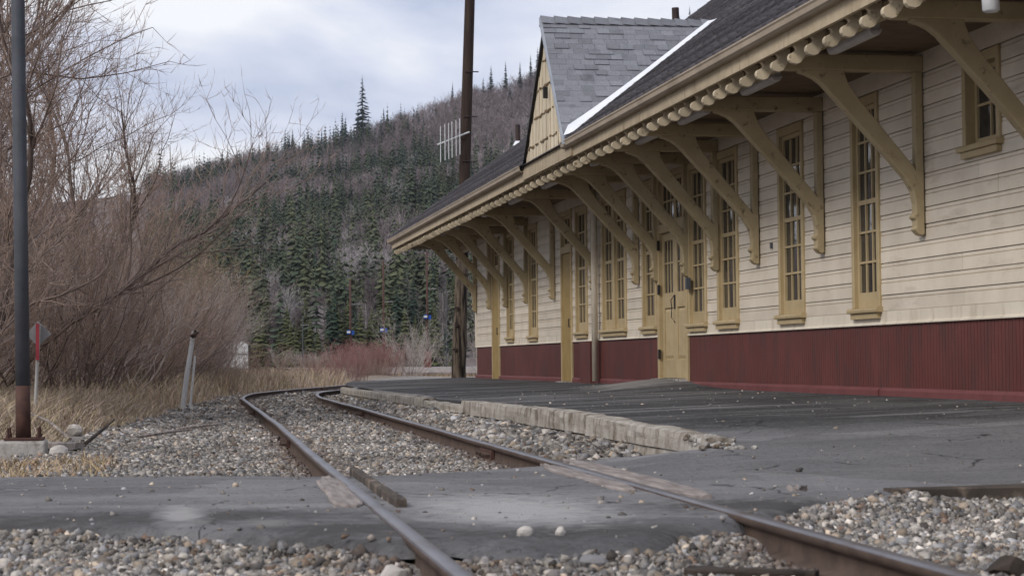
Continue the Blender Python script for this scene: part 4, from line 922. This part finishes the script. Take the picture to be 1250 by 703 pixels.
TT['alder_b'] = tree_template(2, 8.0, .075, 3, (2.6, 4.0, 5.0), BARK, TWR, lean=(.1, 0), splay=.4)
TT['alder_c'] = tree_template(3, 9.0, .095, 1, (3.4, 4.2, 5.0), BARK, TW, lean=(.30, 0))
TT['shrub_a'] = tree_template(4, 4.2, .024, 17, (3.4, 6.0), (.15,.115,.10), TW, 2, splay=.7, step=.3, wob=.16)
TT['shrub_b'] = tree_template(5, 3.4, .022, 18, (3.6, 6.0), (.16,.12,.105), TWR, 2, splay=.85, step=.28, wob=.18)
TT['shrub_p'] = tree_template(6, 3.4, .022, 16, (3.4, 6.0), (.28,.24,.22), TWP, 2, splay=.8, step=.28, wob=.16)
TT['willow'] = tree_template(7, 5.8, .06, 6, (3.2, 4.6, 5.4), (.16,.12,.08), TWY, 3, splay=.5, step=.4)
TT['birch'] = tree_template(8, 7.0, .05, 3, (2.2, 3.8), (.50,.47,.45), (.20,.155,.15), 2, splay=.22, step=.45, wob=.07)
TT['red'] = tree_template(9, 1.55, .009, 34, (3.0, 4.0), (.22,.15,.135), (.27,.125,.12), 2, splay=.6, step=.2, wob=.1)
TT['dry'] = tree_template(10, 1.5, .008, 30, (2.6, 4.0), (.27,.20,.16), (.33,.25,.20), 2, splay=.6, step=.2, wob=.12)
print('segs', {k: v[2] for k, v in TT.items()}, flush=True)
def where(x, y):
    u = 204+2395*x/y
    w_ = ('at the left edge of the photo', 'behind the steel pole', 'right of the steel pole', 'left of the leaning post', 'behind the leaning post', 'right of the leaning post', 'below the wooded hill')[int(np.searchsorted((-5, 45, 100, 165, 225, 285), u))]
    return w_+(', in front' if y < 30 else ', second row' if y < 38 else ', third row' if y < 47 else ', far back')
def plant(kind, name, x, y, sc, rz, label, cat, group, z=None, sq=1.0):
    o = empty(name, (x, y, (gz(x, y) if z is None else z)-.03), label, cat, group); o.rotation_euler = (0, 0, rz); o.scale = (sc, sc, sc*sq)
    for nm, me in zip(('trunk', 'crown'), TT[kind][:2]):
        q = link('stems' if nm == 'trunk' and kind not in ('alder_c',) else nm, me, 'twig'); q.parent = o; q['kind'] = 'stuff'
    return o
GT, GS = 'bare trees left of the track', 'leafless shrubs of the thicket left of the track'
tl = [('alder_a', -3.6, 26.5, 1.02, .2, 'bare tree with long limbs reaching right against the sky, beside the steel pole'), ('alder_c', -2.6, 31, .92, -.3, 'bare tree leaning right in the middle of the thicket'),
      ('alder_b', -4.6, 30, 1.05, .5, 'many stemmed bare tree at the far left edge'), ('alder_b', -3.2, 38, 1.0, 2.6, 'bare multi stem tree behind the leaning tree'), ('alder_a', -1.6, 40, .8, .1, 'bare tree rising above the thicket halfway along'),
      ('alder_c', -5.2, 37, 1.1, .0, 'tall bare tree at the back of the left thicket'), ('alder_c', -.6, 47, .5, -.2, 'dark limbed bare tree leaning out over the bend'), ('alder_a', -3.9, 46, 1.05, .3, 'tall bare tree far back in the thicket'),
      ('alder_b', -1.4, 52, .8, 1.2, 'bare twiggy tree near the end of the thicket'), ('alder_c', -2.6, 34.5, .85, 1.0, 'upright bare tree between the steel pole and the leaning post'), ('alder_b', -2.0, 43, .75, 4.0, 'slim bare tree behind the leaning post'), ('alder_a', -4.2, 24.5, .9, 5.9, 'bare tree partly hidden by the steel pole'), ('alder_a', -2.3, 24, .72, -.1, 'young bare tree in front of the thicket at left')]
for k, x, y, sc, rz, lb in tl: plant(k, 'bare_tree', x, y, sc, rz, lb, 'tree', GT)
for x, y, sc, rz, lb in ((-2.95, 25.2, .9, .3, 'white barked birch clump at the left edge behind the steel pole'), (-2.35, 28, .8, 2.0, 'smaller white barked birch leaning right of the steel pole'), (-3.6, 28.5, 1.0, 4.0, 'white birch stems at the far left edge of the photo')): plant('birch', 'birch_tree', x, y, sc, rz, lb, 'tree', 'white birches in the thicket')
for x, y, sc, rz, lb in ((.95, 58, .72, .4, 'yellow brown willow at the right end of the thicket'), (.35, 61, .82, 2.2, 'yellowish willow behind the bend'), (.45, 67, .62, 4.1, 'small yellowish willow beside the hill')): plant('willow', 'willow_tree', x, y, sc, rz, lb, 'tree', 'yellow brown willows')
rs = random.Random(31)
for k in range(50):
    y = 23+35*((k*.618034) % 1); x = float(grass_edge(y))-rs.uniform(.9, 3.6) - (1.0 if y < 30 else 0); x = min(x, .014*y)
    kd = rs.choice(('shrub_a', 'shrub_a', 'shrub_b', 'shrub_p', 'shrub_p'))
    plant(kd, 'bare_shrub', x, y, rs.uniform(.5, .85), rs.uniform(0, 6.28), ('leafless brown shrub ' if kd == 'shrub_b' else 'leafless grey brown shrub ' if kd == 'shrub_a' else 'pale grey leafless shrub ')+where(x, y), 'shrub', GS if kd != 'shrub_p' else 'pale shrubs of the thicket')
for k in range(10):
    y = rs.uniform(48, 64); x = min(float(grass_edge(y))-rs.uniform(.9, 2.4), rs.uniform(.002, .018)*y); plant('shrub_p', 'bare_shrub', x, y, rs.uniform(.65, 1.0), rs.uniform(0, 6.28), 'pale silvery leafless shrub at the right end of the thicket', 'shrub', 'pale shrubs at the bend')
for k in range(16):
    y = rs.uniform(60, 78); x = max(float(grass_edge(y))-rs.uniform(.35, 2.1), .045*y); plant('red', 'red_shrub', x, y, rs.uniform(.7, .95), rs.uniform(0, 6.28), 'red stemmed leafless shrub by the bend, '+('nearest the rails' if y < 65 else 'in the middle of the clump' if y < 71 else 'farthest along the curve'), 'shrub', 'red shrubs by the bend')
for k in range(26):
    y = rs.uniform(48, 82); x = float(grass_edge(y))-rs.uniform(.3, 4.2); plant('dry', 'dry_shrub', x, y, rs.uniform(.45, .75), rs.uniform(0, 6.28), 'low tan dry shrub '+where(x, y), 'shrub', 'dry tan shrubs by the bend')
for k in range(14):
    x = rs.uniform(11, 34); y = rs.uniform(190, 230); kd = rs.choice(('shrub_p', 'dry', 'shrub_p', 'red')); s_ = rs.uniform(.55, .95)*(1.5 if kd in ('dry', 'red') else 1)
    plant(kd, 'yard_shrub', x, y, s_, rs.uniform(0, 6.28), {'shrub_p': 'pale bare shrub behind the yard lamps', 'dry': 'tan dry shrub behind the yard lamps', 'red': 'reddish bare shrub behind the yard lamps'}[kd], 'shrub', 'shrubs behind the yard, '+kd, z=.1)
for k in range(14):
    x = rs.uniform(8.5, 14); y = rs.uniform(62, 90); 
    if x-float(trackx(y)) > 2.2 or x-float(trackx(y)) < -3: plant(rs.choice(('dry', 'shrub_p')), 'dry_shrub', x if x > trackx(y) else x, y, rs.uniform(.5, .9), rs.uniform(0, 6.28), 'dry shrub standing behind the far end of the station', 'shrub', 'shrubs behind the station')

# dry grass
def blades(px, py, h, name, label, base, lean=.35, wd=.006):
    n = len(px); z = ground_z(px, py)-.01; a = rng.uniform(0, 2*PI, n); lx = rng.normal(0, lean, n)*h; ly = rng.normal(0, lean, n)*h
    ux, uy = np.cos(a)*wd, np.sin(a)*wd; V = np.zeros((n, 5, 3))
    V[:,0] = np.stack([px-ux, py-uy, z], -1); V[:,1] = np.stack([px+ux, py+uy, z], -1)
    V[:,2] = np.stack([px+ux*.7+lx*.4, py+uy*.7+ly*.4, z+h*.6], -1); V[:,3] = np.stack([px-ux*.7+lx*.4, py-uy*.7+ly*.4, z+h*.6], -1)
    V[:,4] = np.stack([px+lx, py+ly, z+h*rng.uniform(.75, 1, n)], -1)
    F = (np.array([[0,1,2],[0,2,3],[3,2,4]])[None]+5*np.arange(n)[:, None, None]).reshape(-1, 3)
    col = np.array(base)*rng.uniform(.6, 1.25, (n, 1))*np.stack([np.ones(n), rng.uniform(.88, 1.05, n), rng.uniform(.75, 1.1, n)], -1)
    return tag(link(name, np_mesh(name, V.reshape(-1, 3), F, np.repeat(col, 5, 0)), 'grass'), label, 'grass', kind='stuff')
ge = lambda x, y: (x < grass_edge(y)+.25*fbm(x, y, 1.0)) & (x > -.085*y-1.2)
px, py = scatter(-4.5, 1.2, 17.0, 30, 52000, lambda x, y: ge(x, y) & (np.hypot(x+1.16, y-16.7) > .5))
blades(px, py, rng.uniform(.08, .42, len(px))*sstep(0, 1.0, grass_edge(py)-px+.25)+.06, 'dry_grass', 'tan dry grass standing between the thicket and the ballast', (.43,.355,.275), .6)
px, py = scatter(-5, 6, 30, 80, 52000, ge)
blades(px, py, rng.uniform(.15, .6, len(px))*sstep(-.1, .9, grass_edge(py)-px+.2)+.05, 'dry_grass', 'pale dry grass along the outside of the bend', (.45,.37,.285), wd=.010)
px, py = scatter(-1.9, -.35, 12.45, 15.6, 6000, lambda x, y: (x < -.45+.3*fbm(x, y, 1.2)) & (rng.random(len(x)) < np.clip(fbm(x, y, .9)+.45, .1, 1)))
blades(px, py, rng.uniform(.03, .13, len(px)), 'dry_grass', 'short flattened tan grass at the left edge of the road', (.42,.32,.21), .9, .005)
px, py = scatter(8, 60, 90, 165, 15000, lambda x, y: fbm(x, y, .15) > -.05)
blades(px, py, rng.uniform(.08, .35, len(px)), 'dry_grass', 'faded grass on the distant yard ground', (.36,.28,.19), wd=.02)
# fallen sticks in the shoulder gravel
for i, (x, y, dx, dy, dz) in enumerate([(-.72, 18.0, .22, 1.6, .16), (-.35, 19.5, .6, .5, .05), (-.9, 19.2, -.5, .9, .25), (.1, 22.5, .5, .2, .04)]):
    q = MB().tube([(x, y, gz(x, y)+.02), (x+dx*.5+.03, y+dy*.5, gz(x, y)+.03+dz*.6), (x+dx, y+dy, gz(x, y)+.03+dz)], [.02, .015, .008], 6).build('fallen_stick', 'tie' if i == 0 else 'plank')
    tag(q, ['dark fallen branch propped beside the pole footing', 'pale stick lying on the shoulder gravel', 'thin stick leaning in the dry grass behind the pole', 'short stick on the gravel near the left rail'][i], 'stick')

# ================================================================== forest on the hill
def conifer(seed, H, W, tiers, per, trunk=True, droop=.32, narrow=1.0):
    r_ = np.random.default_rng(seed); V = []; F = []
    for i in range(tiers):
        t = i/(tiers-1); z = H*(.06+.92*t); R_ = W*(1-t)**.85*(1 if t > .08 else .7)+.10
        for j in range(per):
            a = 2*PI*(j+r_.random())/per; rr_ = R_*r_.uniform(.55, 1.12); zz = z+r_.uniform(-.35, .35)*H/tiers; wv = rr_*r_.uniform(.30, .5)
            c, s = math.cos(a), math.sin(a); n = len(V)
            V += [(0, 0, zz+.25*H/tiers), (c*rr_*.65-s*wv, s*rr_*.65+c*wv, zz-droop*rr_*.55), (c*rr_, s*rr_, zz-droop*rr_), (c*rr_*.65+s*wv, s*rr_*.65-c*wv, zz-droop*rr_*.55)]
            F += [(n, n+1, n+2), (n, n+2, n+3)]
    n = len(V); V += [(.12, 0, 0), (-.06, .1, 0), (-.06, -.1, 0), (0, 0, H*1.0)]; F += [(n, n+1, n+3), (n+1, n+2, n+3), (n+2, n, n+3)]
    return np.array(V, float), np.array(F)
def bare(seed, H, n, W, wd=.11, low=.25):
    r_ = np.random.default_rng(seed); V = []; F = []; P = []
    def sl3(a, b_, w0):
        a = np.array(a); b_ = np.array(b_); d = b_-a; th = r_.uniform(0, 2*PI); u = np.array([math.cos(th), math.sin(th), 0])*w0; k = len(V)
        V.extend([a-u, a+u, b_]); F.append((k, k+1, k+2))
    for q in range(3): th = q*2.1; k = len(V); V.extend([(.11*math.cos(th), .11*math.sin(th), -.3), (.11*math.cos(th+2.1), .11*math.sin(th+2.1), -.3), (.0, .0, H*.9)]); F.append((k, k+1, k+2))
    nt_ = len(F)
    for i in range(n):
        z = H*r_.uniform(low, .85); a = r_.uniform(0, 2*PI); rr_ = W*(.35+.65*math.sin(PI*min(1, (z/H-low)/(1-low)*.9+.1)))*r_.uniform(.3, 1)
        st = np.array([rr_*.25*math.cos(a), rr_*.25*math.sin(a), z-.1*H]); en = np.array([rr_*math.cos(a), rr_*math.sin(a), z+r_.uniform(.04, .16)*H]); sl3(st, en, wd)
        for q in range(2):
            m_ = st+(en-st)*r_.uniform(.4, .95); sl3(m_, m_+np.array([r_.normal(0, .45), r_.normal(0, .45), r_.uniform(.2, 1.1)])*W*.33, wd*.7)
    return np.array(V, float), np.array(F), nt_*3
def mass(name, label, tmpl, pos, sc, rot, col, vcol=None):
    T, F = tmpl; n = len(pos); c, s = np.cos(rot)[:, None], np.sin(rot)[:, None]
    V = np.stack([(T[None,:,0]*c-T[None,:,1]*s)*sc[:,:1]+pos[:,:1], (T[None,:,0]*s+T[None,:,1]*c)*sc[:,:1]+pos[:,1:2], T[None,:,2]*sc[:,1:2]+pos[:,2:3]], -1)
    cc = np.repeat(col[:, None, :], len(T), 1)
    if vcol is not None: cc = np.where(vcol[None, :, None] > .5, np.array([.30,.265,.26])[None, None], cc)
    FF = (F[None]+len(T)*np.arange(n)[:, None, None]).reshape(-1, 3)
    return V.reshape(-1, 3), FF, cc.reshape(-1, 3)
def join(name, label, parts):
    V, F, Cc, o = [], [], [], 0
    for v, f, c in parts: V.append(v); F.append(f+o); Cc.append(c); o += len(v)
    return tag(link(name, np_mesh(name, np.concatenate(V), np.concatenate(F), np.concatenate(Cc)), 'forest'), label, 'forest', kind='stuff')
def hill_scatter(n, ylo, yhi, pw):
    y = ylo+(yhi-ylo)*rng.random(n)**pw; u = rng.uniform(-.01, .235, n); q_ = rng.random(n) < .12; u = np.where(q_, rng.uniform(.235, .33, n), u); x = u*y-.0*y; return x, y
CT = [conifer(1, 17, 3.0, 12, 7), conifer(2, 20, 3.0, 13, 7), conifer(3, 13, 3.4, 10, 7)]
BT = [bare(4, 11, 50, 4.2, .10), bare(5, 12, 52, 3.8, .10), bare(6, 10, 50, 4.6, .10)]
x, y = hill_scatter(7600, 305, 1062, .62); t = (y-300)/750
cz = 1.3*fbm(x, y, .012, 3)+.95*(1-t)**1.6-.15+.12*fbm(x, y, .06, 2); isC = cz > .02+rng.normal(0, .14, len(x))
parts = []
for k in range(3):
    i = np.where(isC & (np.arange(len(x)) % 3 == k))[0]; n = len(i); s_ = rng.uniform(.35, 1.0, n)*(1+.25*(rng.random(n) < .15))
    g_ = np.clip(rng.random((n, 1))*.8+.45*(1-t[i])[:, None]-.1, 0, 1); col = (np.array([.035,.058,.048])*(1-g_)+np.array([.095,.105,.055])*g_)*rng.uniform(.7, 1.2, (n, 1))
    parts.append(mass('', '', CT[k], np.stack([x[i], y[i], hill_z(x[i], y[i])-.5], -1), np.stack([s_*rng.uniform(.85, 1.3, n), s_], -1), rng.uniform(0, 6.28, n), col))
join('conifer_forest', 'dark green conifers scattered over the wooded hill', parts)
parts = []
for k in range(3):
    i = np.where(~isC & (np.arange(len(x)) % 3 == k))[0]; n = len(i); s_ = rng.uniform(.7, 1.2, n)
    g_ = rng.random((n, 1)); col = (np.array([.165,.13,.132])*(1-g_)+np.array([.255,.215,.215])*g_)*rng.uniform(.75, 1.15, (n, 1))
    pv = fbm(x[i], y[i], .02, 2)[:, None]; col = col*(1+.35*pv)
    vc = np.zeros(len(BT[k][0])); vc[:BT[k][2]] = 1
    parts.append(mass('', '', BT[k][:2], np.stack([x[i], y[i], hill_z(x[i], y[i])-.5], -1), np.stack([s_*rng.uniform(.9, 1.35, n), s_], -1), rng.uniform(0, 6.28, n), col, vc))
join('bare_forest', 'purple grey leafless trees covering the wooded hill', parts)
# trees that can be told apart: spires along the ridge, pale crowns on the slope, greens at the foot
def np_tree(name, V, F, col): return np_mesh(name, V, F, np.repeat(np.array([col]), len(V), 0))
HT = {}
for nm, seed, H, W, ti, pe_, col in (('spire', 21, 17, 3.0, 17, 12, (.026,.045,.038)), ('spruce', 22, 14, 2.6, 20, 13, (.036,.058,.04)), ('cedar', 23, 11, 2.7, 20, 13, (.085,.095,.042)), ('pine', 24, 22, 4.2, 19, 10, (.035,.055,.05))):
    V, F = conifer(seed, H, W, ti, pe_, droop=.15 if nm == 'pine' else .32); HT[nm] = (np_tree('crown', V, F, col), MB().tube([(0,0,-.6), (0,0,H*.5), (0,0,H*.97)], [.22, .15, .03], 6).mesh('trunk'))
r_ = 0
for nm, seed, H, W, col, tcol in (('pale', 31, 12, 5.0, (.38,.345,.345), 'silver'), ('whitebirch', 32, 13, 2.4, (.20,.17,.17), 'silver'), ('mauve', 33, 12, 3.4, (.15,.12,.122), 'bark')):
    V, F, n3 = bare(seed, H, 230, W, .05, low=.3); V, F = V[n3:], F[n3//3:]-n3
    HT[nm] = (np_tree('crown', V, F, col), MB().tube([(0,0,-.6), (.1,.05,H*.45), (.25,0,H*.9)], [.17, .11, .03], 6).tube([(.1,.05,H*.4), (-.9,.3,H*.8)], [.08, .02], 5).tube([(.05,.05,H*.35), (.9,-.4,H*.75)], [.08, .02], 5).mesh('trunk')); HT[nm][1].materials.append(MT[tcol])
for k in ('spire', 'spruce', 'cedar', 'pine'): HT[k][1].materials.append(MT['bark'])
def hill_tree(kind, name, x, y, sc, lb, grp, wide=1.0, z=None):
    o = empty(name, (x, y, (float(hill_z(x, y)) if z is None else z)-.3), lb, 'tree', grp); o.rotation_euler = (0, 0, rs.uniform(0, 6.28)); o.scale = (sc*wide, sc*wide, sc)
    for nm, me in zip(('crown', 'trunk'), HT[kind]): q = link(nm, me, 'forest'); q.parent = o; q['kind'] = 'stuff'
hill_tree('pine', 'pine_tree', 102, 1046, 1.7, 'tall lone pine standing high above the ridge line', None)
for X_, sc in ((36, .8), (28, .9), (20, .7), (62, 1.0), (66, 1.1), (79, .95), (90, 1.25), (97, 1.2), (85, .9), (111, 1.0), (73, .8), (52, .8), (46, .9), (150, 1.0), (158, 1.1), (166, .9), (172, 1.2), (178, 1.3), (184, 1.1), (190, 1.2), (197, 1.3), (272, 1.0), (280, 1.1)):
    hill_tree('spire', 'spruce_tree', X_+rs.uniform(-1.5, 1.5), rs.uniform(1030, 1048), sc, 'dark narrow spruce standing out along the ridge line of the hill', 'spruces along the ridge', rs.uniform(.7, 1))
for k in range(30):
    y = rs.uniform(420, 900); u = rs.uniform(.03, .2); hill_tree('pale', 'pale_tree', u*y, y, rs.uniform(.75, 1.15), 'pale silvery leafless crown '+('low' if y < 560 else 'halfway up' if y < 730 else 'high')+' on the hillside, '+('by the thicket' if u < .07 else 'above the yard lamps' if u < .13 else 'near the utility pole'), 'pale crowns on the hillside')
for k in range(84):
    y = rs.uniform(236, 400); u = rs.uniform(.025, .165); hill_tree(rs.choice(('cedar', 'cedar', 'spruce')), 'evergreen_tree', u*y, y, rs.uniform(.45, .95), ('large' if y < 300 else 'smaller')+' green evergreen at the hill foot, '+('left of the yard lamps' if u < .09 else 'behind the yard lamps' if u < .135 else 'beside the utility pole'), 'evergreens at the foot of the hill')
for k in range(26):
    y = rs.uniform(300, 420); u = rs.uniform(.025, .165); hill_tree(rs.choice(('whitebirch', 'whitebirch', 'pale', 'mauve')), 'leafless_tree', u*y, y, rs.uniform(.6, 1.0), 'leafless pale trunked tree at the hill foot, '+('left of the yard lamps' if u < .09 else 'behind the yard lamps' if u < .135 else 'beside the utility pole'), 'leafless trees at the foot of the hill')

# ------------------------------------------------------------------ thin air between the yard and the hill
hz = MB().box(-3400, 3800, -100, 4500, -30, 245).build('haze', 'white'); hz.data.materials.clear()
m = bpy.data.materials.new('haze_air'); m.use_nodes = True; N_ = m.node_tree.nodes; N_.clear()
o_ = N_.new('ShaderNodeOutputMaterial'); v_ = N_.new('ShaderNodeVolumePrincipled'); v_.inputs['Color'].default_value = (.82, .87, 1, 1)
v_.inputs['Density'].default_value = .00006; v_.inputs['Anisotropy'].default_value = .3
m.node_tree.links.new(v_.outputs[0], o_.inputs['Volume']); hz.data.materials.append(m); tag(hz, kind='stuff')
